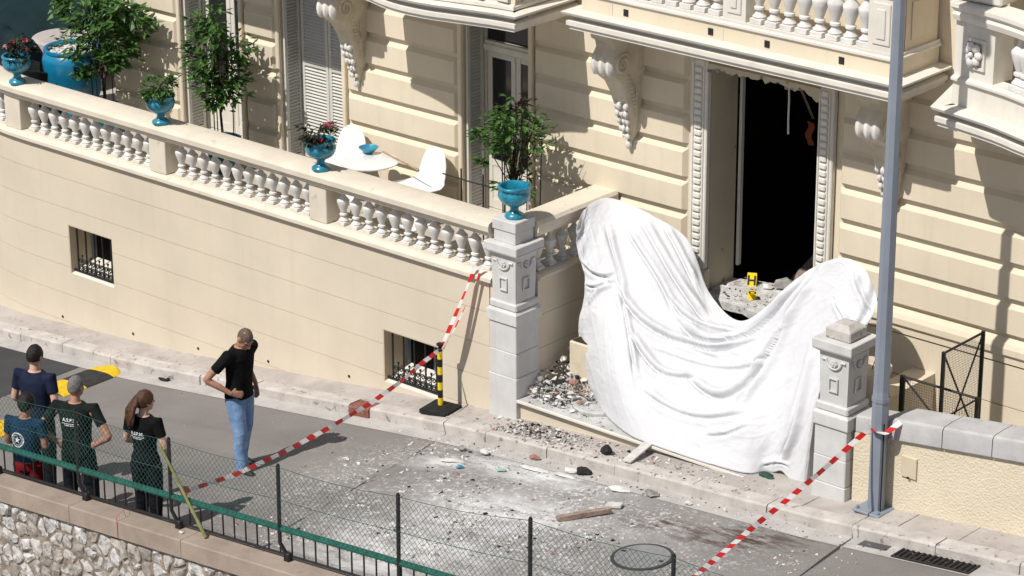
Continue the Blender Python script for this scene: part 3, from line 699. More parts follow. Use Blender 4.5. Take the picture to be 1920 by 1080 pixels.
for k in range(5):
    t = R(6+k*2.6); link('baluster', BAL, tw, Vector((-8.9-4.38*math.sin(t), .1+4.5-4.38*math.cos(t), 1.621))-tw.location).scale = (1,1,1.09)
# cellar windows: deep plaster reveal, dark inside, iron grille with scrolls
def scroll(q, c, r, sgn, turns=1.4, n_=18, thick=.008):
    path = []
    for k in range(n_+1):
        an = turns*2*math.pi*k/n_; rr_ = r*(1-.75*k/n_); path.append((c[0]+sgn*rr_*math.cos(an), c[1], c[2]+rr_*math.sin(an)))
    q.tube(path, thick, 5)
for (wa, wb, z0, z1) in WIN:
    w_ = link('cellar_window', None, tw); w_.location = -tw.location
    q = MB()
    q.box(wa, wa+.012, .104, .55, z0, z1); q.box(wb-.012, wb, .104, .55, z0, z1); q.box(wa+.013, wb-.013, .104, .55, z1-.012, z1)
    sub(q, 'reveal', 'plaster_yellow', w_)
    q = MB(); q.add([(wa+.013,.104,z0+.004),(wb-.013,.104,z0+.004),(wb-.013,.53,z0+.13),(wa+.013,.53,z0+.13),(wa+.013,.104,z0-.03),(wb-.013,.104,z0-.03),(wb-.013,.53,z0-.03),(wa+.013,.53,z0-.03)], [(0,1,2,3),(7,6,5,4),(4,5,1,0),(5,6,2,1),(6,7,3,2),(7,4,0,3)]); sub(q, 'sill', 'offwhite', w_)
    q = MB(); q.box(wa, wb, .54, .56, z0, z1); sub(q, 'dark_pane', 'dark_room', w_)
    xm = wa+(wb-wa)*.55
    q = MB(); q.cbox(xm-.02, xm+.02, .48, .535, z0+.14, z1-.013, .004); q.box(wa+.02, wa+.06, .48, .535, z0+.14, z1-.013); q.box(wb-.05, wb-.013, .48, .535, z0+.14, z1-.013); sub(q, 'casement', 'galv_grey', w_)
    gy = .165
    for k in range(5):
        x = wa+.10+(wb-wa-.20)*k/4; q = MB(); q.box(x-.009, x+.009, gy-.009, gy+.009, z0+.03, z1-.013); sub(q, 'bar', 'iron', w_)
    q = MB(); q.box(wa+.013, wb-.013, gy-.012, gy+.012, z0+.03, z0+.055); sub(q, 'grille_rail', 'iron', w_)
    q = MB()
    for k in range(4):
        xc = wa+.10+(wb-wa-.20)*(k+.5)/4
        for sgn in (-1, 1):
            scroll(q, (xc+sgn*.045, gy, z0+.10), .042, sgn); scroll(q, (xc+sgn*.04, gy, z0+.195), .038, -sgn)
        q.tube([(xc, gy, z0+.05), (xc, gy, z0+.15), (xc, gy, z0+.26)], .007, 5); q.ball((xc, gy, z0+.275), .018, 6, 4)
    sub(q, 'scrollwork', 'iron', w_)
# weep holes at the foot of the wall
for x in (-8.35, -6.9, -5.62, -2.85, -4.3):
    q = MB(); q.lathe([(.017, 0), (.02, .006)], 9); o = q.build('weep_hole', 'iron', tw); o.rotation_euler = (R(90), 0, 0); o.location = Vector((x, .099, g(x)+.10))-tw.location
# return balustrade towards the house
q = MB(); q.sweep([(-.02, .42), (-.02, YF-.002)], [(0, .172), (0, .68), (-.3, .68), (-.3, .172)]); tpart(q, 'plaster_course', 'cream_terrace')
q = MB(); q.sweep([(-.02, .42), (-.02, YF-.002)], [(-.008, .68), (0, .69), (0, 1.10), (-.3, 1.10), (-.3, .68)]); tpart(q, 'plaster_course', 'cream_terrace')
q = MB(); q.sweep([(-.02, .42), (-.02, YF-.002)], [(-.008, 1.10), (0, 1.11), (0, 1.55), (-.3, 1.55), (-.3, 1.10)]); tpart(q, 'plaster_course', 'cream_terrace')
q = MB(); q.sweep([(-.02, .42), (-.02, YF-.002)], [(0, 1.552), (.04, 1.57), (.04, 1.60), (0, 1.62), (-.32, 1.62), (-.32, 1.552)]); tpart(q, 'ledge', 'cream_coping')
q = MB(); q.sweep([(-.02, .40), (-.02, YF-.002)], [(-.01, 2.10), (0, 2.13), (.03, 2.17), (.03, 2.25), (0, 2.29), (-.34, 2.29), (-.37, 2.25), (-.37, 2.17), (-.33, 2.10)]); tpart(q, 'coping', 'cream_coping')
for k in range(6): link('baluster', BAL, tw, Vector((-.15, .56+.225*k, 1.621))-tw.location).scale = (1,1,1.09)
# terrace floor
tf = MB(); tf.box(-16, -.33, .46, 9.0, 1.22, 1.35)
struct(tf.build('terrace_floor', 'floor_tile'))

# ================================================================ entrance platform
pf = MB(); pf.box(.004, 4.24, .06, YF-.001, -.4, .15); ep = struct(pf.build('entrance_platform', 'cream_terrace'))
q = MB(); q.box(.004, 4.24, .02, YF-.001, .152, .172); q.build('floor_sheet', 'dust_floor', ep)
q = MB(); q.cbox(.004, 4.24, -.01, .02, .14, .172, .004); q.build('step_nosing', 'offwhite', ep)
# broken timber steps up to the door would hide under the cloth: a side wall at the right carries it
sw = MB(); sw.box(4.27, 4.56, .42, YF-.002, -.3, 1.15); tag(sw.build('side_wall', 'cream_terrace'), 'low cream side wall behind the right gate pillar, mostly under the white sheet', 'wall')

# ================================================================ gate pillars
def gate_pillar(name_label, x0, y0, zs, top_worn=False):
    """x0,y0: front left corner of the .42 square pillar; zs: base height"""
    S = .42; t = thing('gate_pillar', name_label, 'pillar', (x0, y0, zs))
    H = 2.36-zs; top = 2.36-zs
    def blk(name, e, z0, z1, m='pillar_stone', c=.008):
        q = MB(); q.cbox(-e, S+e, -e, S+e, z0, z1, c); return q.build(name, m, t)
    zb = 0.43-zs
    blk('base_block', .008, -.5, zb)
    blk('shaft_block', .0, zb+.001, .74-zs)
    blk('shaft_block', -.002, .7415-zs, 1.10-zs)
    q = MB(); e0, e1 = .012, -.012
    q.cbox(-.022, S+.022, -.022, S+.022, 1.101-zs, 1.235-zs, .006)
    zz = 1.235-zs
    P = [(-.022,-.022,zz),(S+.022,-.022,zz),(S+.022,S+.022,zz),(-.022,S+.022,zz),(.004,.004,zz+.03),(S-.004,.004,zz+.03),(S-.004,S-.004,zz+.03),(.004,S-.004,zz+.03)]
    q.add(P, [(0,1,5,4),(1,2,6,5),(2,3,7,6),(3,0,4,7),(4,5,6,7)])
    q.build('base_cornice', 'pillar_stone', t)
    blk('moulded_foot', -.002, 1.2655-zs, 1.36-zs, c=.016)
    # tapering panelled shaft
    q = MB(); z0, z1 = 1.361-zs, 1.93-zs; a0, a1 = .035, .022
    q.add([(a0,a0,z0),(S-a0,a0,z0),(S-a0,S-a0,z0),(a0,S-a0,z0),(a1,a1,z1),(S-a1,a1,z1),(S-a1,S-a1,z1),(a1,S-a1,z1)], [(0,3,2,1),(4,5,6,7),(0,1,5,4),(1,2,6,5),(2,3,7,6),(3,0,4,7)]); q.build('panel_shaft', 'pillar_stone', t)
    # carved half-round with rosette on front and right side
    for face in ('front', 'right'):
        q = MB(); n_ = 14; zc = 1.86-zs; rr_ = .095
        def fp(u, o, z): return (S/2+u, .022-o, z) if face == 'front' else (S-.022+o, S/2+u, z)
        arcp = [fp(-.15, .008, zc)] + [fp(rr_*math.cos(math.pi+math.pi*k/n_), .008, zc+rr_*math.sin(math.pi+math.pi*k/n_)) for k in range(n_+1)] + [fp(.15, .008, zc)]
        q.tube(arcp, .014, 6)
        for k in range(6):
            an = k*math.pi/3; q.ball(fp(.028*math.cos(an), .01, zc-.035+.028*math.sin(an)), .018, 7, 5)
        q.ball(fp(0, .02, zc-.035), .016, 7, 5)
        q.build('carved_rosette', 'pillar_stone', t, smooth=True)
        q = MB()
        for (u0, u1, za, zb_) in ((-.06,.06,1.50,1.515),(-.06,.06,1.645,1.66),(-.06,-.045,1.515,1.645),(.045,.06,1.515,1.645)):
            a_ = fp(u0, -.004, za-zs); b_ = fp(u1, .014, zb_-zs)
            q.box(min(a_[0],b_[0]), max(a_[0],b_[0]), min(a_[1],b_[1]), max(a_[1],b_[1]), a_[2], b_[2])
        q.build('carved_frame', 'pillar_stone', t)
    q = MB(); e = .045; z0 = 1.931-zs
    q.add([(.02,.02,z0),(S-.02,.02,z0),(S-.02,S-.02,z0),(.02,S-.02,z0),(-e,-e,z0+.05),(S+e,-e,z0+.05),(S+e,S+e,z0+.05),(-e,S+e,z0+.05)], [(0,3,2,1),(0,1,5,4),(1,2,6,5),(2,3,7,6),(3,0,4,7),(4,5,6,7)])
    q.cbox(-e, S+e, -e, S+e, z0+.0505, z0+.155, .008); q.build('capital', 'pillar_stone', t)
    if not top_worn:
        blk('neck_block', -.045, z0+.156, z0+.30, c=.006)
        blk('top_block', -.03, z0+.301, top, c=.008)
    else:
        q = MB(); q.cbox(.06, S-.04, .05, S-.05, z0+.156, z0+.275, .012); zt = z0+.275
        q.add([(.07,.06,zt),(S-.05,.06,zt),(S-.05,S-.06,zt),(.07,S-.06,zt),(.14,.12,zt+.045),(S-.12,.13,zt+.045),(S-.13,S-.12,zt+.045),(.15,S-.12,zt+.045)], [(0,1,5,4),(1,2,6,5),(2,3,7,6),(3,0,4,7),(4,5,6,7)])
        q.build('worn_top_block', 'kerbstone', t)
    return t
gate_pillar('pale stone gate pillar at the terrace corner carrying an empty blue urn', -.42, 0, -.06)
gate_pillar('pale stone gate pillar with worn bare top, right of the white sheet', 4.25, .0, .16, True)

# ================================================================ garden wall at the right
gw = thing('garden_wall', 'low yellow roughcast garden wall with grey coping stones, behind the lamp post', 'wall', (6.8, .3, .4))
def gz(x): return 1.13+.125*(x-5.16)
q = MB(); P = []; F = []
xs = [4.70+.4*k for k in range(13)]
for x in xs: P += [(x, .10, g(x)-.3), (x, .10, gz(x)), (x, .46, gz(x)), (x, .46, g(x)-.3)]
for i in range(12):
    for k in range(4): F.append((i*4+k, (i+1)*4+k, (i+1)*4+(k+1) % 4, i*4+(k+1) % 4))
F += [(0,1,2,3), (48,51,50,49)]
o = q.add(P, F).build('wall', 'roughcast', gw); o.location = -gw.location
xj = [4.71, 5.16, 5.82, 6.42, 7.05, 7.7, 8.4, 9.1, 9.5]
for i in range(len(xj)-1):
    a_, b_ = xj[i]+.005, xj[i+1]-.005
    q = MB(); prof = [(.07, 0), (.055, .02), (.055, .20), (.065, .23), (.09, .248), (.26, .256), (.45, .25), (.48, .23), (.49, .19), (.49, .0)]
    if i == 0: prof = [(p_[0]*.75+.06, p_[1]*.8) for p_ in prof]
    n_ = len(prof)
    for x in (a_, b_): q.v += [(x, y, gz(x)+z) for y, z in prof]
    q.f = [tuple(range(n_)), tuple(n_+k for k in range(n_))[::-1]] + [(k, n_+k, n_+(k+1) % n_, (k+1) % n_) for k in range(n_)]; q.mi = [0]*len(q.f)
    o = q.build('coping_stone', 'coping_grey', gw, smooth=True, angle=30); o.location = -gw.location
q = MB(); q.cbox(5.32, 5.51, .075, .0995, .76, 1.0, .005); o = q.build('meter_hatch', 'hatch_paint', gw); o.location = -gw.location
q = MB(); q.cbox(5.40, 5.43, .068, .0745, .75, .775, .002); o = q.build('hatch_latch', 'iron', gw); o.location = -gw.location
cf = MB(); cf.box(4.57, 9.5, .462, YF-.001, -.3, .62); struct(cf.build('courtyard_floor', 'pavement'))

# ================================================================ retaining wall below the fence
rw = thing('retaining_wall', 'rubble stone retaining wall with a concrete capping beam below the fence', 'wall', (-2, -5.5, -1))
def cz(x): return .42+.088*x
q = MB(); P = []; F = []; xs = [-7+.5*k for k in range(33)]
for x in xs: P += [(x, -5.50, cz(x)-.20), (x, -5.50, cz(x)-.012), (x, -5.488, cz(x)), (x, -5.20, cz(x)), (x, -5.20, cz(x)-1.2), (x, -5.30, cz(x)-1.2), (x, -5.30, cz(x)-.20)]
for i in range(32):
    for k in range(7): F.append((i*7+k, (i+1)*7+k, (i+1)*7+(k+1) % 7, i*7+(k+1) % 7))
o = q.add(P, F).build('capping_beam', 'cap_concrete', rw); o.location = -rw.location
for x in (-4.9, -3.0, -1.62, .15, 2.2, 4.1):
    q = MB(); q.box(x-.004, x+.004, -5.503, -5.2, cz(x)-.198, cz(x)+.002); o = q.build('beam_joint', 'mortar', rw); o.location = -rw.location
q = MB(); q.box(-7, 9, -5.448, -5.31, -6, -.9); P = []; F = []
for x in xs: P += [(x, -5.448, cz(x)-.21), (x, -5.31, cz(x)-.21), (x, -5.31, -.9), (x, -5.448, -.9)]
for i in range(32):
    for k in range(4): F.append((i*4+k, (i+1)*4+k, (i+1)*4+(k+1) % 4, i*4+(k+1) % 4))
o = q.add(P, F).build('mortar_bed', 'mortar', rw); o.location = -rw.location
# irregular stones: jittered cells clipped against their neighbours
rs = random.Random(21); cells = []
px_, pz_ = .195, .165
for j in range(9):
    for i in range(32):
        x = -4.6+px_*(i+.5*(j % 2))+rs.uniform(-.09,.09); z = -.12-pz_*j+rs.uniform(-.075,.075); cells.append((x, z+.088*x+.22))
def clip(poly, nx, nz, d):
    out = []
    for k in range(len(poly)):
        a_, b_ = poly[k], poly[(k+1) % len(poly)]; da, db = a_[0]*nx+a_[1]*nz-d, b_[0]*nx+b_[1]*nz-d
        if da <= 0: out.append(a_)
        if da*db < 0: t = da/(da-db); out.append((a_[0]+(b_[0]-a_[0])*t, a_[1]+(b_[1]-a_[1])*t))
    return out
stones = 0
for (cx, cz_) in cells:
    if cx > 1.4: continue
    poly = [(cx-.2,cz_-.2),(cx+.2,cz_-.2),(cx+.2,cz_+.2),(cx-.2,cz_+.2)]
    for (ox, oz) in cells:
        if (ox, oz) == (cx, cz_) or abs(ox-cx) > .45 or abs(oz-cz_) > .45: continue
        dx, dz = ox-cx, oz-cz_; L = math.hypot(dx, dz); gap = rs.uniform(.004, .016)
        poly = clip(poly, dx/L, dz/L, (cx+ox)/2*dx/L+(cz_+oz)/2*dz/L-gap)
        if len(poly) < 3: break
    if len(poly) < 3: continue
    poly = clip(poly, -.088, 1, .42-.225)              # below the beam
    if len(poly) < 3: continue
    # wobble the outline, round it, bulge it out
    mx = sum(p_[0] for p_ in poly)/len(poly); mz = sum(p_[1] for p_ in poly)/len(poly)
    ring = []
    for k in range(len(poly)):
        a_, b_ = poly[k], poly[(k+1) % len(poly)]
        for t in (.10, .5, .90): ring.append((a_[0]+(b_[0]-a_[0])*t, a_[1]+(b_[1]-a_[1])*t))
    n_ = len(ring); q = MB(); dep = rs.uniform(.022, .045); tilt = (rs.uniform(-.25,.25), rs.uniform(-.25,.25))
    for (sc, yy) in ((1.0, .06), (.985, .005), (.90, -.75*dep), (.62, -dep)):
        for (x, z) in ring:
            jx = .022*noise.noise((x*11, z*11, sc*.6)); xx = mx+(x-mx)*sc; zz = mz+(z-mz)*sc
            yo = -5.43+yy+(tilt[0]*(xx-mx)+tilt[1]*(zz-mz))*(1-sc)*1.2+.034*noise.noise((xx*12, zz*12, 5))+.016*noise.noise((xx*30, zz*30, 5))
            q.v.append((xx+jx, yo, zz+jx))
    for i in range(3):
        for k in range(n_): q.f.append((i*n_+k, i*n_+(k+1) % n_, (i+1)*n_+(k+1) % n_, (i+1)*n_+k))
    q.v.append((mx, -5.43-dep*1.08, mz)); c_ = len(q.v)-1
    for k in range(n_): q.f.append((3*n_+k, 3*n_+(k+1) % n_, c_))
    q.mi = [0]*len(q.f)
    o = q.build('stone', 'wallstone_%d' % rs.choice((0,0,0,1,2,2,3)), rw, smooth=True, angle=40); o.location = -rw.location; stones += 1
print('stones', stones)

# ================================================================ fence
fn = thing('fence', 'green railing with pickets and chain-link mesh on black posts along the street edge', 'fence', (1.5, -5.27, .5))
FY = -5.27
def fpart(mb, name, m, **k):
    o = mb.build(name, m, fn, **k); o.location = -fn.location; return o
posts = [(-4.75,1.02),(-3.18,1.17),(-1.69,1.33),(-.21,1.42),(1.41,1.60),(3.06,1.78),(4.74,2.05),(6.41,2.21),(8.1,2.3)]
for (x, zt) in posts:
    q = MB(); zb = cz(x); r_ = .021
    q.tube([(x, FY, zt), (x, FY, zt-.02), (x-.01, FY, zb+.18), (x+.09, FY, zb+.06), (x+.10, FY, zb-.02)], [.012, r_, r_, r_*1.15, r_*1.15], 8)
    q.cbox(x+.06, x+.14, FY-.03, FY+.03, zb-.002, zb+.10, .006)
    fpart(q, 'post', 'iron', smooth=True, angle=45)
q = MB(); q.tube([(x, FY+.02, cz(x)+.335) for x in [-7+.5*k for k in range(33)]], .034, 10); fpart(q, 'top_rail', 'fence_green', smooth=True)
q = MB(); q.tube([(x, FY+.02, cz(x)+.05) for x in (-7, 0, 9)], .014, 6); fpart(q, 'bottom_rail', 'iron')
pm = MB(); pm.tube([(0, 0, .05), (0, 0, .31)], .0095, 6); pm = pm.mesh('picket', 'iron')
for k in range(78):
    x = -5.0+.168*k
    if x < 8: link('picket', pm, fn, Vector((x, FY+.02, cz(x)))-fn.location)
# chain link: two families of slanted wires between top wire and bottom wire
def ztop(x):
    for i in range(len(posts)-1):
        if posts[i][0] <= x <= posts[i+1][0]:
            t = (x-posts[i][0])/(posts[i+1][0]-posts[i][0]); s_ = posts[i][1]+t*(posts[i+1][1]-posts[i][1]); return s_-.03-.035*math.sin(math.pi*t)
    return 1.0
q = MB(); pitch = .066; r_ = .0021
for fam in (1, -1):
    for k in range(-20, 230):
        xb = -4.7+pitch*k; zb = cz(xb)+.30
        pts = []; x, z = xb, cz(max(-4.7, min(8, xb)))+.30
        for s_ in range(60):
            if -4.7 <= x <= 8.0 and z <= ztop(x): pts.append((x, FY-.012+.003*((s_+k) % 2), z))
            elif pts: break
            x += fam*.033; z += .036
        if len(pts) > 1: q.tube([pts[0], pts[-1]], r_, 3, cap=False)
o = fpart(q, 'wire_mesh', 'mesh_green'); o['kind'] = 'stuff'
for f_ in (0, .5):
    q = MB(); path = []
    for k in range(128):
        x = -4.7+.1*k
        zt = ztop(x); zb = cz(x)+.31; path.append((x, FY-.014, zt-(zt-zb)*f_))
    q.tube(path, .0035, 4); fpart(q, 'tension_wire', 'mesh_green')
# ================================================================ lamp post, gate, street furniture
lp = thing('lamp_post', 'tall grey octagonal steel lamp post standing at the garden wall', 'lamp post', (5.10, -.03, g(5.1)))
z0 = g(5.1)
def octo(q, r0, za, r1, zb, c=(0,0)):
    q.lathe([(r0, za), (r1, zb)], 8, (c[0], c[1], 0))
q = MB(); octo(q, .092, .0, .091, 1.28); q.build('shaft', 'galv_grey', lp)
q = MB(); octo(q, .099, 1.281, .099, 1.33); octo(q, .093, 1.33, .086, 1.40); q.build('collar', 'galv_grey', lp)
q = MB(); octo(q, .086, 1.40, .082, 3.0); q.build('shaft', 'galv_grey', lp)
q = MB(); octo(q, .0825, 3.0, .045, 8.0); q.build('shaft', 'galv_grey', lp)
q = MB(); q.cbox(-.19, .15, -.17, .14, .004, .035, .008); q.build('base_plate', 'galv_grey', lp)
for sx, sy in ((-.15,-.13),(.11,-.13)):
    q = MB(); q.lathe([(.018,.035),(.018,.06),(.01,.075)], 6, (sx, sy, 0)); q.build('bolt', 'galv_grey', lp)
q = MB(); q.tube([(.088,-.05,.03),(.090,-.05,.6),(.088,-.05,1.05)], .008, 5); q.build('shadow_line', 'line_black', lp)  # black tube drawn in place of a shadow line up the shaft
q = MB(); q.tube([(0,0,8.0),(0,-.25,8.15),(0,-.9,8.2)], .045, 8); q.build('arm', 'galv_grey', lp)
q = MB(); q.cbox(-.13,.13,-1.5,-.85,8.14,8.24,.03); q.build('lantern', 'galv_grey', lp)

# black iron gate with wire mesh behind the garden wall
gt = thing('iron_gate', 'black iron gate leaves with crossed bars and fine wire mesh behind the garden wall', 'gate', (5.2, 1.0, .62))
def leaf(p0, p1, z0, z1, h0=None):
    """frame between plan points p0 and p1"""
    p0 = Vector(p0); p1 = Vector(p1); d = p1-p0
    A = lambda t, z: (p0.x+d.x*t, p0.y+d.y*t, z)
    for t, zz in ((0, z1), (1, z1)):
        q = MB(); q.tube([A(t, z0), A(t, zz)], .024, 6); o = q.build('post', 'iron', gt); o.location = -gt.location
    for z in (z0+.03, z1-.015):
        q = MB(); q.tube([A(0, z), A(1, z)], .014, 6); o = q.build('rail', 'iron', gt); o.location = -gt.location
    for a_, b_ in (((0, z0+.03), (1, z1-.02)), ((0, z1-.02), (1, z0+.03))):
        q = MB(); q.tube([A(*a_), A(*b_)], .011, 6); o = q.build('cross_bar', 'iron', gt); o.location = -gt.location
    q = MB(); n_ = int(d.length/.03)
    for k in range(1, n_): q.tube([A(k/n_, z0+.03), A(k/n_, z1-.02)], .0016, 3, cap=False)
    z = z0+.06
    while z < z1-.03: q.tube([A(.02, z), A(.98, z)], .0016, 3, cap=False); z += .03
    o = q.build('wire_mesh', 'iron', gt); o.location = -gt.location; o['kind'] = 'stuff'
leaf((4.72, .98), (5.66, .98), .62, 1.46); leaf((5.30, .84), (5.30, 1.62), .62, 1.93)
q = MB(); q.box(4.685, 4.70, .965, .995, .62, 1.46); o = q.build('hinge_strip', 'iron', gt); o.location = -gt.location

# delineator post
dl = thing('delineator_post', 'yellow and black striped plastic post in a black rubber foot on the pavement', 'post', (-1.03, -.20, g(-1.03)+.006))
q = MB(); s_ = .185
q.add([(-s_,-s_,.0),(s_,-s_,0),(s_,s_,0),(-s_,s_,0),(-s_,-s_,.05),(s_,-s_,.05),(s_,s_,.05),(-s_,s_,.05),(-.08,-.08,.085),(.08,-.08,.085),(.08,.08,.085),(-.08,.08,.085)], [(0,3,2,1),(0,1,5,4),(1,2,6,5),(2,3,7,6),(3,0,4,7),(4,5,9,8),(5,6,10,9),(6,7,11,10),(7,4,8,11),(8,9,10,11)])
o = q.build('rubber_foot', 'rubber', dl); o.rotation_euler.z = R(8)
zz = .08
for k in range(7):
    q = MB(); q.lathe([(.032, zz), (.032, zz+.099)], 14); q.build('stripe', 'yellow_plastic' if k % 2 == 0 else 'black_plastic', dl, smooth=True); zz += .1
q = MB(); q.lathe([(.035, zz), (.035, zz+.02), (.02, zz+.03), (.02, zz+.07), (.042, zz+.075), (.042, zz+.095), (.012, zz+.11)], 12); q.build('cap', 'black_plastic', dl, smooth=True)

# speed cushion pieces
def hump(x0, label, y0, y1, cols):
    t = thing('speed_hump', label, 'speed bump', (x0, 0, road(x0)))
    n_ = 10; W = .56
    def ring(y, w0=1.0):
        out = []
        for k in range(n_+1):
            u = -1+2*k/n_; x = u*W/2*w0; out.append((x, y, road(x0+x)-road(x0)+.006+.036*(1-u**4)))
        return out
    for (ya, yb, m, name, rounded) in cols:
        q = MB(); rows = []
        ns = 7
        for s_ in range(ns+1):
            y = ya+(yb-ya)*s_/ns
            wq = 1.0
            if rounded: 
                f = (s_/ns if rounded > 0 else 1-s_/ns); wq = math.sqrt(max(.02, 1-f**2.4))
            rows.append(ring(y, wq))
        for r_ in rows: q.v += r_
        for i in range(ns):
            for k in range(n_): q.f.append((i*(n_+1)+k, i*(n_+1)+k+1, (i+1)*(n_+1)+k+1, (i+1)*(n_+1)+k)); q.mi.append(0)
        q.build(name, m, t, smooth=True)
hump(-6.55, 'black rubber speed hump with two yellow pieces near the kerb at left', -1.8, -.6, [(-.82,-.56,'hump_yellow','yellow_end',1), (-1.28,-.822,'hump_black','rubber_segment',0), (-1.68,-1.282,'hump_yellow','yellow_segment',0)])
hump(-6.1, 'yellow speed hump end at the left picture edge behind the group', -3.3, -2.5, [(-3.1,-2.5,'hump_yellow','yellow_end',1), (-3.6,-3.102,'hump_black','rubber_segment',0)])

# manhole, drain grate
mh = thing('manhole_cover', 'round grey manhole cover in the road seen through the fence', 'manhole cover', (3.58, -2.11, road(3.58)+.008))
mh.rotation_euler = (0, -math.atan(.075), 0)
q = MB(); q.lathe([(.34,-.03),(.34,.006),(.33,.008),(.315,.004)], 40); q.build('rim', 'asphalt_dark', mh)
q = MB(); q.lathe([(.30,-.02),(.30,.008),(.295,.011)], 40); q.build('lid', 'lid_grey', mh)
for s_ in (-1, 1):
    q = MB(); q.box(s_*.25-.025, s_*.25+.025, -.02, .02, .0105, .0135); q.build('lift_slot', 'iron', mh)
dg = thing('drain_grate', 'black slotted drain grate in the gutter at lower right', 'drain', (6.25, -.6, road(6.25)))
sl = (road(6.7)-road(5.8))/.9; dg.rotation_euler = (0, -math.atan(sl), 0)
q = MB(); q.box(-.47, .47, -.16, .13, .007, .010); q.build('pit', 'shade_black', dg)  # thin near-black plate stands in for the shade under the bars
q = MB()
for (a_,b_,c_,d_) in ((-.47,.47,-.16,-.135),(-.47,.47,.105,.13),(-.47,-.445,-.135,.105),(.445,.47,-.135,.105)): q.box(a_,b_,c_,d_,.0101,.022)
q.build('frame', 'iron_grate', dg)
for k in range(13):
    q = MB(); x = -.41+.068*k; q.box(x-.013, x+.013, -.134, .104, .0102, .02); q.build('grate_bar', 'iron_grate', dg)

# ================================================================ barrier tape
def tape(label, pts, width=.07, twist=0., period=.115, wav=0., n_=None, name='barrier_tape', alpha=None, w1=None):
    """striped ribbon through 3D points, each dash its own part"""
    P = [Vector(p_) for p_ in pts]
    L = [0]
    for a_, b_ in zip(P[:-1], P[1:]): L.append(L[-1]+(b_-a_).length)
    def at(s_):
        s_ = max(0, min(L[-1], s_))
        for i in range(len(P)-1):
            if s_ <= L[i+1]+1e-9: t = (s_-L[i])/(L[i+1]-L[i]); return P[i].lerp(P[i+1], t), (P[i+1]-P[i]).normalized()
        return P[-1], (P[-1]-P[-2]).normalized()
    t_ = thing(name, label, 'barrier tape', tuple(P[0]))
    nd = max(2, int(L[-1]/period))
    for d in range(nd):
        q = MB(); ns = 5; slant = .6
        for k in range(ns+1):
            for side in (-1, 1):
                s_ = (d+k/ns)*L[-1]/nd + side*slant*width*.5*(0 if (d == 0 and k == 0) or (d == nd-1 and k == ns) else 1)
                c, dr = at(s_)
                u = Vector((0,0,1)); u = (u-dr*u.dot(dr)).normalized() if abs(dr.z) < .98 else Vector((1,0,0))
                an = twist*s_+wav*math.sin(s_*5.1)+(.35 if alpha is None else alpha); b_ = dr.cross(u); e = u*math.cos(an)+b_*math.sin(an)
                q.v.append(c+e*side*width/2-P[0])
        for k in range(ns): q.f.append((2*k, 2*k+2, 2*k+3, 2*k+1)); q.mi.append(0)
        q.build('red_stripe' if d % 2 else 'white_stripe', 'tape_red' if d % 2 else 'tape_white', t_)
    return t_
def sag(a_, b_, s_, n_=12):
    a_ = Vector(a_); b_ = Vector(b_); return [a_.lerp(b_, k/n_)-Vector((0,0,4*s_*(k/n_)*(1-k/n_))) for k in range(n_+1)]
top = (-1.03, -.20, g(-1.03)+.80)
tape('red and white tape from the balustrade down to the striped post', sag((-.66, .04, 1.70), top, .03), .062, .9, .11, .5)
tape('second strand of red and white tape hanging beside the first at the balustrade', sag((-.56, .05, 1.72), (-.99,-.19,g(-1.03)+.81), .06), .045, 1.6, .11, .6)
tape('red and white tape from the striped post across the road to the fence', [top, (-.90,-.68,.60), (-.74,-1.20,.585), (-.615,-1.82,.562), (-.515,-2.61,.545), (-.405,-3.43,.562), (-.30,-4.26,.615), (-.27,-5.21,.71)], .052, .0, .13, .35)
tape('red and white tape from the lamp post down to the lower picture edge', [(5.06,-.13,g(5.1)+1.0), (5.03,-.55,1.19), (5.04,-1.06,1.09), (5.10,-1.66,1.045), (5.165,-2.24,1.02), (5.37,-3.2,1.06), (5.66,-4.2,1.20), (6.02,-5.25,1.40)], .056, .28, .12, .35)
tape('short knotted red and white tape tied round the lamp post', [(4.98,-.10,g(5.1)+1.03),(5.12,-.16,g(5.1)+.97),(5.22,-.10,g(5.1)+.96),(5.30,.06,g(5.1)+1.06)], .07, 2.5, .09, .6)
q = MB(); q.tube([(-.86,-5.30,.40),(-.85,-5.31,.2),(-.84,-5.40,.44),(-.83,-5.505,.40),(-.83,-5.506,.15)], .003, 5); tag(q.build('red_string', 'tape_red'), 'thin red string hanging over the capping beam from the tape end', 'string')
# bamboo pole leaning on the fence
q = MB(); a_ = Vector((.35,-5.32,cz(.35)+.01)); b_ = Vector((-.32,-5.30,1.32)); q.tube([a_.lerp(b_, k/10) for k in range(11)], [.019-.0006*k+(.002 if k % 2 else 0) for k in range(11)], 8)
tag(q.build('bamboo_pole', 'bamboo', None, smooth=True), 'green bamboo pole leaning against the fence post', 'pole')

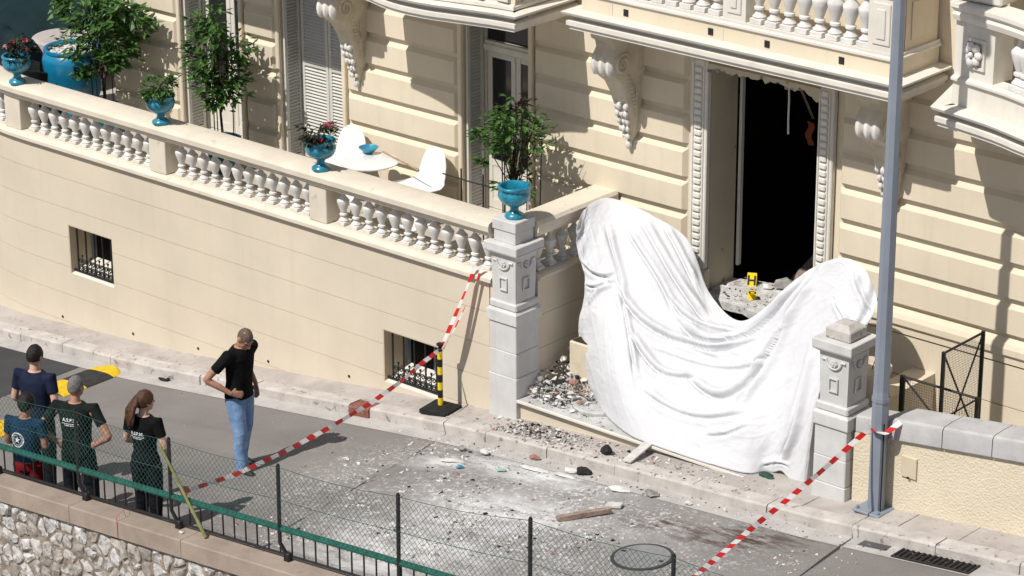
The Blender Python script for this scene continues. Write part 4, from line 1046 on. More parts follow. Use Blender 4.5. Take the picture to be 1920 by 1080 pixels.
# ================================================================ urns, plants and trees
URN = [(.105,0),(.112,.015),(.108,.04),(.075,.06),(.05,.085),(.046,.12),(.062,.14),(.07,.15),(.12,.175),(.165,.22),(.185,.275),(.18,.315),(.165,.335),(.168,.35),(.185,.36),(.19,.385),(.18,.395),(.158,.39),(.15,.36),(.14,.30)]
def leaves(q, centre, radii, n_, size, seed, droop=.3, mi_light=.3, hollow=.35):
    """leaf blades spread through an ellipsoid volume, clumped"""
    rr_ = random.Random(seed); clumps = []
    for k in range(max(6, n_//26)):
        while True:
            v_ = Vector((rr_.uniform(-1,1), rr_.uniform(-1,1), rr_.uniform(-1,1)))
            if hollow < v_.length < 1: break
        clumps.append(v_)
    for k in range(n_):
        c = rr_.choice(clumps); v_ = c+Vector((rr_.gauss(0,.17), rr_.gauss(0,.17), rr_.gauss(0,.17)))
        p_ = Vector((centre[0]+v_.x*radii[0], centre[1]+v_.y*radii[1], centre[2]+v_.z*radii[2]))
        d = Vector((v_.x+rr_.uniform(-.6,.6), v_.y+rr_.uniform(-.6,.6), rr_.uniform(-.5,.6)-droop*.5)).normalized()
        s_ = size*rr_.uniform(.6,1.3); wv = d.cross(Vector((rr_.uniform(-.4,.4), rr_.uniform(-.4,.4), 1))).normalized()*s_*.24; nrm = d.cross(wv).normalized()
        a_ = p_; m_ = p_+d*s_*.5-nrm*s_*.07; e = p_+d*s_-nrm*s_*.0
        m2 = p_+d*s_*.52+nrm*s_*.05
        q.add([a_, m_+wv, e, m_-wv, m2], [(0,1,4),(1,2,4),(2,3,4),(3,0,4)], 1 if (rr_.random() < mi_light) else 0)
def twigs(q, base, centre, radii, n_, seed, r_=.006):
    rr_ = random.Random(seed)
    for k in range(n_):
        v_ = Vector((rr_.gauss(0,.5), rr_.gauss(0,.5), rr_.uniform(-.6,.9))); e = Vector((centre[0]+v_.x*radii[0], centre[1]+v_.y*radii[1], centre[2]+v_.z*radii[2]))
        b_ = Vector(base)+Vector((0,0,rr_.uniform(-.1,.2))); m_ = b_.lerp(e, .5)+Vector((rr_.uniform(-.05,.05), rr_.uniform(-.05,.05), .06))
        q.tube([b_, m_, e], [r_*1.4, r_, r_*.4], 5)
def urn(label, loc, plant=None, seed=1):
    t = thing('urn', label, 'urn', loc, 0, None)
    q = MB(); q.lathe(URN, 40, (0,0,0), 0, 20, .05); q.build('bowl', 'urn_glaze', t, smooth=True, angle=60)
    if plant:
        q = MB(); q.lathe([(.0,.33),(.145,.33),(.145,.34),(.0,.345)], 16); q.build('soil', 'soil', t)
        q = MB(); rad = {'green': (.20,.20,.17), 'pink': (.23,.2,.15)}[plant]; leaves(q, (0,0,.49), rad, 620 if plant == 'green' else 360, .075, seed, .5, .25 if plant == 'green' else .05, .1)
        q.build('foliage', ['leaf', 'leaf_light'] if plant == 'green' else ['leaf_dark', 'leaf'], t)
        if plant == 'pink':
            rr_ = random.Random(seed+5)
            for k in range(7):
                an = rr_.uniform(0, 6.28); c = Vector((.17*math.cos(an)*rr_.uniform(.5,1.3), .15*math.sin(an), rr_.uniform(.42,.62)))
                q = MB()
                for j in range(14):
                    dv = Vector((rr_.uniform(-1,1), rr_.uniform(-1,1), rr_.uniform(-.3,1))).normalized()*.034; sp = dv.orthogonal().normalized()*.022
                    q.add([c, c+dv+sp, c+dv*1.3, c+dv-sp], [(0,1,2,3)])
                q.build('flower', 'petal_pink' if k % 3 else 'petal_pale', t)
    return t
urn('blue glazed urn with pink flowers at the left end of the balustrade', (-8.98, .10, 2.292), 'pink', 3)
urn('blue glazed urn with a leafy green plant on the balustrade', (-6.16, .13, 2.292), 'green', 4)
urn('blue glazed urn with pink geraniums on the balustrade before the white chairs', (-3.27, .13, 2.292), 'pink', 9)
urn('empty blue glazed urn on top of the corner gate pillar', (-.19, .20, 2.363), None)

POT = [(.14,0),(.15,.02),(.19,.30),(.205,.36),(.225,.365),(.225,.40),(.2,.405),(.195,.38),(.19,.36)]
def tree(label, loc, potscale, trunk_h, crown_c, crown_r, n_, size, seed, stakes, pot_mat='urn_glaze', light=.35, extra=None):
    t = thing('potted_tree', label, 'potted tree', loc)
    q = MB(); q.lathe([(a_*potscale, b_*potscale) for a_, b_ in POT], 24); q.build('pot', pot_mat, t, smooth=True)
    q = MB(); q.lathe([(.0, .37*potscale), (.19*potscale, .37*potscale), (.19*potscale, .38*potscale), (0, .385*potscale)], 16); q.build('soil', 'soil', t)
    q = MB(); zt = crown_c[2]
    q.tube([(0,0,.36*potscale), (.01,.01,trunk_h*.5), (-.01,0,trunk_h), (crown_c[0]*.5, crown_c[1]*.5, zt)], [.022,.019,.016,.01], 7); twigs(q, (0,0,trunk_h), crown_c, crown_r, 22, seed)
    q.build('trunk', 'bark', t)
    for (sx, sy, sh) in stakes:
        q = MB(); q.tube([(sx, sy, .3*potscale), (sx*1.1, sy*1.1, sh)], .008, 6); q.build('stake', 'iron', t)
    q = MB(); leaves(q, crown_c, crown_r, n_, size, seed, .4, light)
    if extra:
        for (c, r2, n2) in extra: leaves(q, c, r2, n2, size, seed+int(c[0]*10)+7, .4, light, .1)
    q.build('crown', ['leaf', 'leaf_light'], t)
    return t
tree('slim potted citrus tree with stakes beside the closed white shutters', (-6.22, 1.24, 1.35), 1.15, .85, (-.03,0,1.62), (.37,.36,.64), 900, .13, 31, [(.12,.1,1.9),(-.14,.06,1.5),(.02,-.14,1.6)], light=.3, extra=[((.18,-.1,1.1),(.25,.2,.2),160),((-.25,.0,1.2),(.2,.2,.15),90)])
tree('wide potted tree with stakes in front of the big blue jar', (-8.70, 1.36, 1.35), 1.0, .80, (-.10,.05,1.50), (.62,.5,.50), 1200, .135, 47, [(.13,.05,1.55),(-.1,.12,1.7),(-.16,-.06,1.5),(.04,-.15,1.4)], light=.45, extra=[((.52,.1,1.75),(.32,.25,.35),330),((.42,-.05,1.2),(.2,.2,.16),160),((-.30,-.1,.85),(.22,.2,.14),90),((-.6,0,1.8),(.3,.25,.2),240)])
t3 = tree('potted bushy tree with stakes in front of the shaded french window', (-1.05, 1.18, 1.35), 1.0, .85, (.02,0,1.62), (.40,.38,.42), 680, .105, 63, [(.16,.05,1.75),(-.18,.05,1.5),(-.02,-.17,1.45),(.3,.12,1.55)], light=.4, extra=[((-.38,-.05,1.38),(.25,.2,.2),170),((.1,-.05,1.0),(.3,.2,.10),70)])
q = MB(); q.tube([(.12,0,1.7),(.13,0,1.95)], .007, 5); q.build('shoot', 'bark', t3)
q = MB(); leaves(q, (.13,0,1.98), (.12,.12,.08), 22, .13, 12, .2, 0, .1); q.build('shoot_leaves', ['leaf_purple', 'leaf_dark'], t3)
# big blue jar
jr = thing('jar', 'large turquoise blue glazed jar filled with white pebbles on the terrace', 'jar', (-9.72, 1.72, 1.35))
q = MB(); q.lathe([(.27,0),(.30,.01),(.31,.05),(.27,.06),(.26,.08),(.30,.14),(.38,.38),(.435,.62),(.45,.78),(.43,.86),(.40,.90),(.42,.92),(.42,.95),(.38,.955),(.36,.93),(.36,.88)], 36); q.build('body', 'jar_glaze', jr, smooth=True)
q = MB(); q.lathe([(0,.88),(.355,.88),(.355,.89),(0,.90)], 20)
rr_ = random.Random(4)
for k in range(90):
    an = rr_.uniform(0,6.28); r_ = .33*math.sqrt(rr_.random()); s_ = rr_.uniform(.018,.04); q.ball((r_*math.cos(an), r_*math.sin(an), .905), (s_, s_*.8, s_*.6), 6, 4)
q.build('pebbles', 'rubble_white', jr)

# garden furniture
def s_chair(label, loc, rz):
    t = thing('chair', label, 'chair', loc, rz)
    # one swept shell: foot, stem, seat, back; side profile (y forward negative, z)
    prof = [(-.20,.0),(-.22,.012),(-.06,.03),(.10,.06),(.16,.12),(.10,.22),(-.06,.33),(-.20,.40),(-.255,.425),(-.24,.445),(-.10,.435),(.05,.425),(.13,.43),(.18,.48),(.21,.58),(.235,.70),(.255,.80),(.265,.855)]
    wd = [.22,.225,.22,.20,.17,.15,.17,.215,.225,.225,.235,.24,.24,.235,.225,.205,.16,.085]
    n_ = 12; P = []; F = []
    sm = []
    for i in range(len(prof)-1):
        for k in range(3): t_ = k/3; sm.append((prof[i][0]+(prof[i+1][0]-prof[i][0])*t_, prof[i][1]+(prof[i+1][1]-prof[i][1])*t_, wd[i]+(wd[i+1]-wd[i])*t_))
    sm.append((*prof[-1], wd[-1]))
    for (y, z, w_) in sm:
        for k in range(n_+1):
            u = -1+2*k/n_; dish = .018*(u*u) if z > .36 else -.012*(u*u)
            P.append((u*w_, y-dish*(1 if z > .5 else 0), z+dish*(0 if z > .5 else 1)))
    m_ = n_+1
    for i in range(len(sm)-1):
        for k in range(n_): F.append((i*m_+k, i*m_+k+1, (i+1)*m_+k+1, (i+1)*m_+k))
    q = MB().add(P, F); o = q.build('shell', 'chair_white', t, smooth=True, angle=180)
    so_ = o.modifiers.new('solid', 'SOLIDIFY'); so_.thickness = .02; so_.offset = 0
    sb = o.modifiers.new('sub', 'SUBSURF'); sb.levels = sb.render_levels = 1
    return t
s_chair('white moulded S-shaped chair at the right of the round table', (-2.87, 1.42, 1.352), R(-14)).scale = (1.28,1.25,1.08)
s_chair('white moulded S-shaped chair behind the table at its left', (-4.24, 1.46, 1.352), R(4)).scale = (1.1,1.1,1.06)
tb = thing('table', 'round white garden table on thin legs between the white chairs', 'table', (-3.52, 1.24, 1.35))
q = MB(); q.lathe([(.36,.70),(.375,.705),(.375,.72),(.36,.725)], 40); q.build('table_top', 'chair_white', tb, smooth=True)
for k in range(4):
    an = math.pi/4+k*math.pi/2; q = MB(); q.tube([(.06*math.cos(an), .06*math.sin(an), .70), (.16*math.cos(an), .16*math.sin(an), .35), (.26*math.cos(an), .26*math.sin(an), 0)], .010, 6); q.build('leg', 'shutter_paint', tb)
q = MB(); q.tube([(.17*math.cos(k*.5236), .17*math.sin(k*.5236), .36) for k in range(13)], .007, 5); q.build('ring', 'shutter_paint', tb)
bo = thing('bowl', 'blue and green ceramic bowl on the round white table', 'bowl', (-3.73, 1.45, 2.076))
q = MB(); q.lathe([(.05,0),(.06,.01),(.10,.05),(.13,.08),(.12,.082),(.09,.05),(.04,.02)], 20); q.build('shell', 'blue_ceramic', bo, smooth=True)
q = MB(); a_ = Vector((-3.60, 1.58, 2.09)); b_ = Vector((-2.72, 1.30, 2.10)); q.tube([a_, b_], .012, 7); tag(q.build('wooden_stick', 'wood_stick'), 'thin wooden stick lying from the table to the right chair', 'stick')
# low black rail by the french window
br = thing('rail', 'low black iron rail standing in front of the shaded french window', 'railing', (-1.85, 1.3, 1.35))
for x in (-2.01, -1.65, -1.30):
    q = MB(); q.tube([(x+1.85, 0, 0), (x+1.85, 0, .93)], .011, 6); q.build('post', 'iron', br)
for z in (.80, .46):
    q = MB(); q.tube([(-.47, 0, z), (.0, 0, z-.01), (.6, 0, z)], .009, 6); q.build('bar', 'iron', br)
# white low slab seat
q = MB(); q.cbox(-1.62, -.45, .50, .86, 1.352, 1.60, .015); tag(q.build('bench_slab', 'offwhite'), 'low white slab seat behind the balustrade corner', 'bench')
# table with cloth, wicker chair and parasol at the far left
ct = thing('table', 'round terrace table under a pale cloth beside the big blue jar', 'table', (-10.75, 2.45, 1.35))
q = MB(); n_ = 48; P = []; F = []
lev = [(.0,.76),(.40,.76),(.47,.755),(.49,.74),(.50,.60),(.52,.40),(.54,.22)]
for (r_, z) in lev:
    for k in range(n_):
        an = 2*math.pi*k/n_; rr2 = r_*(1+(.05*math.sin(an*9)*max(0, (.74-z)/.5))); P.append((rr2*math.cos(an), rr2*math.sin(an), z))
for i in range(len(lev)-1):
    for k in range(n_): F.append((i*n_+k, i*n_+(k+1) % n_, (i+1)*n_+(k+1) % n_, (i+1)*n_+k))
q.add(P, F).build('tablecloth', 'tablecloth', ct, smooth=True)
q = MB(); q.lathe([(.2,0),(.2,.03),(.04,.05),(.04,.74)], 16); q.build('pedestal', 'shutter_paint', ct)
wc = thing('armchair', 'dark wicker tub armchair behind the flower urn at far left', 'chair', (-10.0, 1.15, 1.35), R(150))
q = MB(); n_ = 28; P = []; F = []
for (r_, z, dz) in ((.27,0,0),(.31,.35,0),(.35,.70,.0),(.33,.71,0),(.28,.36,0)):
    for k in range(n_+1):
        an = R(-125)+R(250)*k/n_; zz = z+(.14*math.cos(an*.72) if z > .5 else 0); P.append((r_*math.sin(an), r_*math.cos(an), zz))
m_ = n_+1
for i in range(4):
    for k in range(n_): F.append((i*m_+k, i*m_+k+1, (i+1)*m_+k+1, (i+1)*m_+k))
q.add(P, F).build('tub', 'wicker_dark', wc, smooth=True)
q = MB(); q.lathe([(.0,.36),(.27,.36),(.28,.40),(.25,.44),(.0,.45)], 20); q.build('seat_cushion', 'wicker_dark', wc, smooth=True)
ps = thing('parasol', 'large dark teal parasol spread low over the far left of the terrace', 'parasol', (-12.3, 4.0, 1.35))
q = MB(); n_ = 8; P = [(0,0,1.55)]; F = []
lev = [(.7,1.35),(1.4,1.05),(2.1,.70),(2.13,.55)]
N = n_*6
for (r_, z) in lev:
    for k in range(N):
        an = 2*math.pi*k/N+.2; e = abs(math.sin(n_*(an-.2)/2)); sc = 1-.07*e
        P.append((r_*sc*math.cos(an), r_*sc*math.sin(an), z-.07*e*r_/2))
for k in range(N): F.append((0, 1+k, 1+(k+1) % N))
for i in range(3):
    for k in range(N): F.append((1+i*N+k, 1+i*N+(k+1) % N, 1+(i+1)*N+(k+1) % N, 1+(i+1)*N+k))
q.add(P, F).build('canopy', 'parasol_teal', ps, smooth=True, angle=30)
q = MB(); q.tube([(0,0,0),(0,0,1.6)], .03, 10); q.build('pole', 'iron', ps)
sf = thing('sofa', 'dark teal covered terrace sofa at the left picture edge', 'sofa', (-11.75, 1.75, 1.35), R(-14))
q = MB(); n_ = 26; P = []; F = []
for i in range(n_+1):
    u = -1+2*i/n_
    for (y, z) in ((-.42,.0),(-.45,.30),(-.40,.40),(-.05,.42),(.10,.46),(.18,.78),(.26,.84),(.38,.82),(.44,.70),(.46,.0)):
        P.append((u*1.05, y+.05*math.cos(u*9)*(.3 if z > .1 else 0), z*(1-.12*u**6)+.015*math.sin(u*14+y*6)))
for i in range(n_):
    for k in range(9): F.append((i*10+k, (i+1)*10+k, (i+1)*10+k+1, i*10+k+1))
F += [tuple(range(10)), tuple(n_*10+k for k in range(10))[::-1]]
q.add(P, F).build('cover', 'parasol_teal', sf, smooth=True, angle=50)
# planters in the entrance
pl = thing('planter', 'cream square planter half hidden under the left edge of the sheet', 'planter', (.46, .86, .172))
q = MB(); q.cbox(-.20,.20,-.2,.2,0,.62,.012); q.build('box', 'pot_cream', pl)
q = MB(); q.box(-.17,.17,-.17,.17,.6205,.63); q.build('soil', 'soil', pl)
q = MB(); q.lathe([(.34,0),(.345,.035),(.335,.045),(.30,.04),(.05,.042)], 36); o = q.build('round_tray', 'dust_floor', None, smooth=True); o.location = (.86, .52, .173); tag(o, 'round grey tray on the dusty entrance floor beside the planter', 'tray')
pr = thing('plant_pot', 'large pale round pot with dark soil behind the right gate pillar', 'pot', (4.42, .70, 1.152))
q = MB(); q.lathe([(.17,0),(.19,.01),(.245,.30),(.255,.37),(.28,.38),(.28,.43),(.255,.435),(.24,.40),(.235,.36)], 30); q.build('pot', 'pot_cream', pr, smooth=True)
q = MB(); q.lathe([(0,.32),(.232,.32),(.232,.33),(0,.335)], 20); q.build('soil', 'soil', pr)
q = MB(); rr_ = random.Random(8)
for k in range(3):
    an = rr_.uniform(0,6.28); q.tube([(.08*math.cos(an), .08*math.sin(an), .33), (.14*math.cos(an), .14*math.sin(an), .46), (.2*math.cos(an+.3), .2*math.sin(an+.3), .48+rr_.uniform(0,.1))], .005, 5)
q.build('dry_stems', 'bark', pr)
# evidence markers
def marker(label, loc, rot, letter):
    t = thing('evidence_marker', label, 'marker', loc); t.rotation_euler = rot
    q = MB(); w_, h_ = .064, .172
    for s_ in (-1, 1):
        q.add([(-w_, s_*.07, 0), (w_, s_*.07, 0), (w_, s_*.004, h_), (-w_, s_*.004, h_), (-w_, s_*.067, 0), (w_, s_*.067, 0), (w_, s_*.001, h_), (-w_, s_*.001, h_)], [(0,1,2,3),(7,6,5,4),(0,4,5,1),(1,5,6,2),(3,7,4,0)])
    q.build('tent_card', 'yellow_plastic', t)
    cu = bpy.data.curves.new('letter', 'FONT'); cu.body = letter; cu.size = .178; cu.align_x = 'CENTER'; cu.extrude = .001; cu.offset = .004
    to = bpy.data.objects.new('letter', cu); COL.objects.link(to); bpy.context.view_layer.update()
    me = bpy.data.meshes.new_from_object(to.evaluated_get(bpy.context.evaluated_depsgraph_get())); bpy.data.objects.remove(to)
    me.materials.clear(); me.materials.append(MATS['black_plastic'])
    o = link('letter', me, t); tl = math.atan(.066/h_); o.rotation_euler = (R(90)-tl, 0, 0); o.location = (0, -.0645, .022)
    return t
marker('yellow evidence marker with a black H standing on the threshold slab', (1.64, 2.40, 1.335), (0, 0, R(28)), 'H').scale = (.88,.88,.88)
marker('small yellow evidence marker with a black D tipped over on the slab edge', (1.96, 1.98, 1.375), (R(-62), 0, R(48)), 'D').scale = (.72,.72,.62)
q = MB(); P = []; F = []
for i in range(9):
    for j in range(4): P.append((2.17+.03*j+.012*math.sin(i), 2.66+.015*math.sin(j*2+i), 3.42-.035*i))
for i in range(8):
    for j in range(3): F.append((i*4+j, i*4+j+1, i*4+j+5, i*4+j+4))
tag(q.add(P, F).build('orange_cloth', 'orange_cloth', None, smooth=True), 'strip of orange cloth hanging inside the dark doorway', 'cloth')
# ================================================================ the white sheet
SG = [[[0.14,0.95,2.15],[0.07,1.25,2.29],[0.19,1.55,2.32],[0.75,1.62,2.21],[1.27,1.62,2.02],[1.76,1.4,1.55],[2.35,1.2,1.42],[2.81,1.2,1.77],[3.3,1.2,2.28],[3.79,1.1,2.56],[4.12,1.05,2.52],[4.36,0.95,2.27]],[[0.17,0.92,1.83],[0.26,1.08,1.94],[0.47,1.26,1.98],[0.99,1.32,1.92],[1.47,1.32,1.7],[1.96,1.14,1.35],[2.52,0.98,1.28],[2.99,1.01,1.59],[3.52,1.01,2.07],[3.92,0.93,2.29],[4.18,0.9,2.24],[4.39,0.86,2.12]],[[0.32,0.89,1.47],[0.5,0.89,1.49],[0.74,0.94,1.53],[1.18,0.98,1.5],[1.66,0.98,1.32],[2.15,0.85,1.09],[2.72,0.74,1.08],[3.15,0.81,1.3],[3.57,0.8,1.67],[3.93,0.74,1.91],[4.17,0.74,1.96],[4.28,0.76,1.88]],[[0.25,0.86,0.96],[0.69,0.66,1.1],[1.09,0.56,1.13],[1.42,0.59,1.05],[1.86,0.59,0.9],[2.37,0.52,0.8],[2.94,0.45,0.84],[3.3,0.56,0.97],[3.66,0.55,1.23],[3.89,0.52,1.41],[4.01,0.55,1.49],[4.02,0.64,1.53]],[[0.25,0.83,0.45],[0.85,0.47,0.66],[1.35,0.25,0.73],[1.7,0.25,0.63],[2.12,0.25,0.55],[2.6,0.23,0.53],[3.13,0.21,0.58],[3.46,0.36,0.63],[3.75,0.34,0.79],[3.94,0.33,0.91],[3.99,0.38,0.97],[3.93,0.55,0.96]],[[0.41,0.82,0.19],[1.0,0.38,0.19],[1.67,0.05,0.19],[2.16,0.0,0.19],[2.6,0.0,0.19],[2.92,0.02,0.19],[3.32,0.08,0.19],[3.47,0.26,0.19],[3.74,0.25,0.19],[3.92,0.24,0.19],[3.98,0.31,0.19],[3.93,0.5,0.19]]]
SF = [[(0.156,0.16),(0.167,0.23),(0.172,0.28),(0.189,0.33),(0.2,0.37),(0.206,0.39),(0.206,0.42)],[(0.211,0.15),(0.222,0.19),(0.233,0.23),(0.261,0.26),(0.283,0.29),(0.3,0.32),(0.322,0.34),(0.333,0.37),(0.344,0.4)],[(0.244,0.07),(0.261,0.13),(0.278,0.18),(0.306,0.22),(0.328,0.26),(0.361,0.28),(0.4,0.27),(0.417,0.26),(0.439,0.24)],[(0.3,0.03),(0.322,0.08),(0.344,0.12),(0.367,0.15),(0.389,0.17)],[(0.328,0.35),(0.344,0.37),(0.361,0.39),(0.389,0.37),(0.422,0.32),(0.456,0.26),(0.489,0.2),(0.517,0.15),(0.544,0.13)],[(0.367,0.41),(0.378,0.42),(0.394,0.42),(0.428,0.39),(0.461,0.35),(0.494,0.29),(0.533,0.23),(0.572,0.17),(0.606,0.16),(0.633,0.11),(0.661,0.07),(0.683,0.05),(0.706,0.03)],[(0.183,0.39),(0.194,0.43),(0.206,0.47),(0.233,0.49),(0.256,0.52),(0.289,0.52),(0.322,0.51),(0.361,0.49),(0.4,0.46),(0.428,0.43),(0.461,0.38),(0.489,0.34),(0.511,0.31),(0.544,0.24),(0.578,0.22)],[(0.289,0.59),(0.328,0.57),(0.361,0.56),(0.4,0.53),(0.433,0.5),(0.472,0.47),(0.506,0.44),(0.544,0.41),(0.578,0.42),(0.606,0.4),(0.628,0.39)],[(0.222,0.57),(0.25,0.61),(0.278,0.64),(0.3,0.66),(0.328,0.67),(0.35,0.66),(0.372,0.64),(0.406,0.6),(0.439,0.55)],[(0.411,0.59),(0.433,0.61),(0.456,0.63),(0.478,0.63),(0.494,0.63),(0.517,0.59),(0.544,0.55),(0.578,0.48),(0.617,0.44),(0.644,0.33),(0.667,0.23)],[(0.272,0.78),(0.3,0.79),(0.322,0.8),(0.361,0.8),(0.394,0.8),(0.428,0.79),(0.456,0.78),(0.483,0.75),(0.506,0.72),(0.528,0.7),(0.556,0.68)],[(0.456,0.86),(0.483,0.85),(0.506,0.84),(0.533,0.8),(0.561,0.76)],[(0.767,0.45),(0.767,0.52),(0.761,0.58),(0.761,0.66),(0.761,0.74),(0.744,0.79),(0.733,0.84),(0.706,0.88),(0.683,0.93)],[(0.2,0.41),(0.206,0.47),(0.211,0.53),(0.222,0.58),(0.233,0.63),(0.239,0.68),(0.25,0.73)],[(0.0,0.27),(0.028,0.32),(0.061,0.35),(0.094,0.36),(0.122,0.38),(0.156,0.37),(0.183,0.36)],[(0.011,0.41),(0.061,0.42),(0.106,0.42),(0.144,0.41),(0.172,0.39)],[(0.739,0.04),(0.7,0.11),(0.672,0.17),(0.644,0.24),(0.617,0.33),(0.589,0.37),(0.561,0.44)],[(0.794,0.26),(0.828,0.32),(0.867,0.37),(0.9,0.4),(0.939,0.42)],[(0.861,0.09),(0.889,0.14),(0.922,0.19),(0.95,0.2),(0.972,0.22)],[(0.611,0.97),(0.633,0.95),(0.661,0.94),(0.694,0.95),(0.733,0.96)],[(0.172,0.38),(0.133,0.4),(0.089,0.43),(0.056,0.47),(0.028,0.5)],[(0.689,0.14),(0.667,0.23),(0.644,0.32),(0.617,0.39),(0.589,0.48),(0.561,0.55),(0.533,0.64)],[(0.356,0.5),(0.383,0.49),(0.417,0.47),(0.456,0.42),(0.489,0.39)]]
def catmull(A, n_):
    m_ = len(A); out = []
    for j in range(n_+1):
        s_ = j/n_*(m_-1); i = min(int(s_), m_-2); t = s_-i
        p1, p2 = A[i], A[i+1]; p0 = A[i-1] if i > 0 else p1*2-p2; p3 = A[i+2] if i+2 < m_ else p2*2-p1
        out.append(.5*((p1*2)+(p2-p0)*t+(p0*2-p1*5+p2*4-p3)*t*t+(p1*3-p0-p2*3+p3)*t**3))
    return out
def make_sheet():
    NU, NV = 330, 190
    rows = [catmull([Vector(q) for q in r_], NU) for r_ in SG]
    cols = [catmull([rows[k][j] for k in range(len(rows))], NV) for j in range(NU+1)]
    S = [[cols[j][i] for j in range(NU+1)] for i in range(NV+1)]
    def base(u, v): 
        return S[max(0, min(NV, round(v*NV)))][max(0, min(NU, round(u*NU)))]
    segs = []; boxes = []
    for fi, f in enumerate(SF):
        pts = [base(u, v) for u, v in f]
        for _ in range(4): pts = [pts[0]] + [(pts[k-1]+pts[k]*2+pts[k+1])/4 for k in range(1, len(pts)-1)] + [pts[-1]]
        segs.append(pts); boxes.append([(min(p_[c] for p_ in pts)-.3, max(p_[c] for p_ in pts)+.3) for c in range(3)])
    N = [[None]*(NU+1) for _ in range(NV+1)]
    for i in range(NV+1):
        for j in range(NU+1):
            du = S[i][min(NU, j+1)]-S[i][max(0, j-1)]; dv = S[min(NV, i+1)][j]-S[max(0, i-1)][j]
            n_ = du.cross(dv).normalized(); N[i][j] = (n_ if n_.y < 0 or (abs(n_.y) < .2 and n_.z > 0) else -n_, du.normalized(), dv.normalized())
    P = []; F = []
    for i in range(NV+1):
        for j in range(NU+1):
            p_ = S[i][j]; n_, du, dv = N[i][j]; d = 0
            for fi, pts in enumerate(segs):
                # distance to polyline, signed by side
                best = 1e9
                bx_ = boxes[fi]
                if not (bx_[0][0] < p_.x < bx_[0][1] and bx_[1][0] < p_.y < bx_[1][1] and bx_[2][0] < p_.z < bx_[2][1]): continue
                for k in range(len(pts)-1):
                    a_, b_ = pts[k], pts[k+1]; ab = b_-a_; L2 = ab.length_squared
                    if L2 < 1e-7: continue
                    t = max(0, min(1, (p_-a_).dot(ab)/L2)); c = a_+ab*t; dd = (p_-c).length
                    if dd < best: best = dd; s_ = 1 if (p_-c).dot(n_.cross(ab)) > 0 else -1; tt = (k+t)/(len(pts)-1); off = (p_-c)
                if best < .3:
                    w_ = WID[fi]; fade = min(1, 6*tt+.15)*min(1, 6*(1-tt)+.15); x = s_*best/w_
                    # soft ridge on one side, sharp valley on the other
                    d += AMP[fi]*fade*(math.exp(-((x-.75)/.8)**2) + .35*math.exp(-((x+1.3)/.8)**2) - .95*math.exp(-((x+.25)/.30)**2))
            u_, v_ = j/NU, i/NV
            d += .014*noise.noise((u_*9, v_*5, 1.3)) + .006*noise.noise((u_*26+v_*9, v_*14, 4.1)) + .0025*noise.noise((u_*70, v_*60, 2.2))
            # crisp hanging creases, dense on the left lobe, and swag creases in the middle
            lw = max(0, 1-u_/.5); r1 = 1-abs(noise.noise((u_*30-v_*5, v_*3.2, 9.2)))*2; d += .008*lw*max(0, r1)**4*min(1, v_*5)
            r2 = 1-abs(noise.noise((u_*6, v_*17+2.2*(u_-.5)**2*8, 5.7)))*2; d += .006*max(0, r2)**5*min(1, max(0, (u_-.2)*4))*min(1, max(0, (.9-u_)*5))
            r3 = 1-abs(noise.noise((u_*17+v_*8, v_*11-u_*6, 3.3)))*2; d += .004*max(0, r3)**6
            # hanging pleats fading to the left and right edges
            e = max(0, 1-u_/.12); d += e*.012*math.sin(v_*34+u_*30)
            e = max(0, (u_-.86)/.14); d += e*.030*math.sin(u_*95+v_*6)
            edge = min(1, (1-v_)*14)
            q_ = p_+n_*d*(.35+.65*edge)
            if v_ > .9: q_.z = max(q_.z, .182); 
            if i == NV: q_.z = .183+.012*max(0, noise.noise((u_*30, 0, 7)))
            P.append(q_)
    # lifted corner near the right gate pillar
    m_ = NU+1
    for i in range(NV+1):
        for j in range(m_):
            u_, v_ = j/NU, i/NV; e = math.exp(-((u_-.70)/.03)**2)*max(0, (v_-.93)/.07); P[i*m_+j] = P[i*m_+j]+Vector((0, 0, .07*e))
    for i in range(NV):
        for j in range(NU): F.append((i*m_+j, i*m_+j+1, (i+1)*m_+j+1, (i+1)*m_+j))
    q = MB().add(P, F); o = q.build('sheet', 'sheet_cloth', None, smooth=True, angle=180)
    sb = o.modifiers.new('sub', 'SUBSURF'); sb.levels = 0; sb.render_levels = 0
    so_ = o.modifiers.new('solid', 'SOLIDIFY'); so_.thickness = .004; so_.offset = 0
    return tag(o, 'large white cloth sheet draped in folds over the entrance between the gate pillars', 'sheet')
AMP = [1.85*a_ for a_ in [.030,.030,.034,.026,.030,.050,.040,.022,.032,.040,.026,.016,.045,.026,.030,.026,.040,.026,.026,.020,.022,.030,.016]]
WID = [.045,.050,.060,.045,.045,.070,.055,.040,.050,.065,.050,.040,.060,.040,.035,.030,.070,.035,.035,.035,.035,.060,.030]
make_sheet()
q = MB(); rr_ = random.Random(2); q.ball((3.52, .16, .20), (.10,.06,.03), 8, 5); q.ball((3.60, .13, .19), (.06,.04,.02), 8, 5); tag(q.build('green_bag', 'green_bag', None, smooth=True), 'dark green plastic scrap under the bottom edge of the sheet', 'bag')
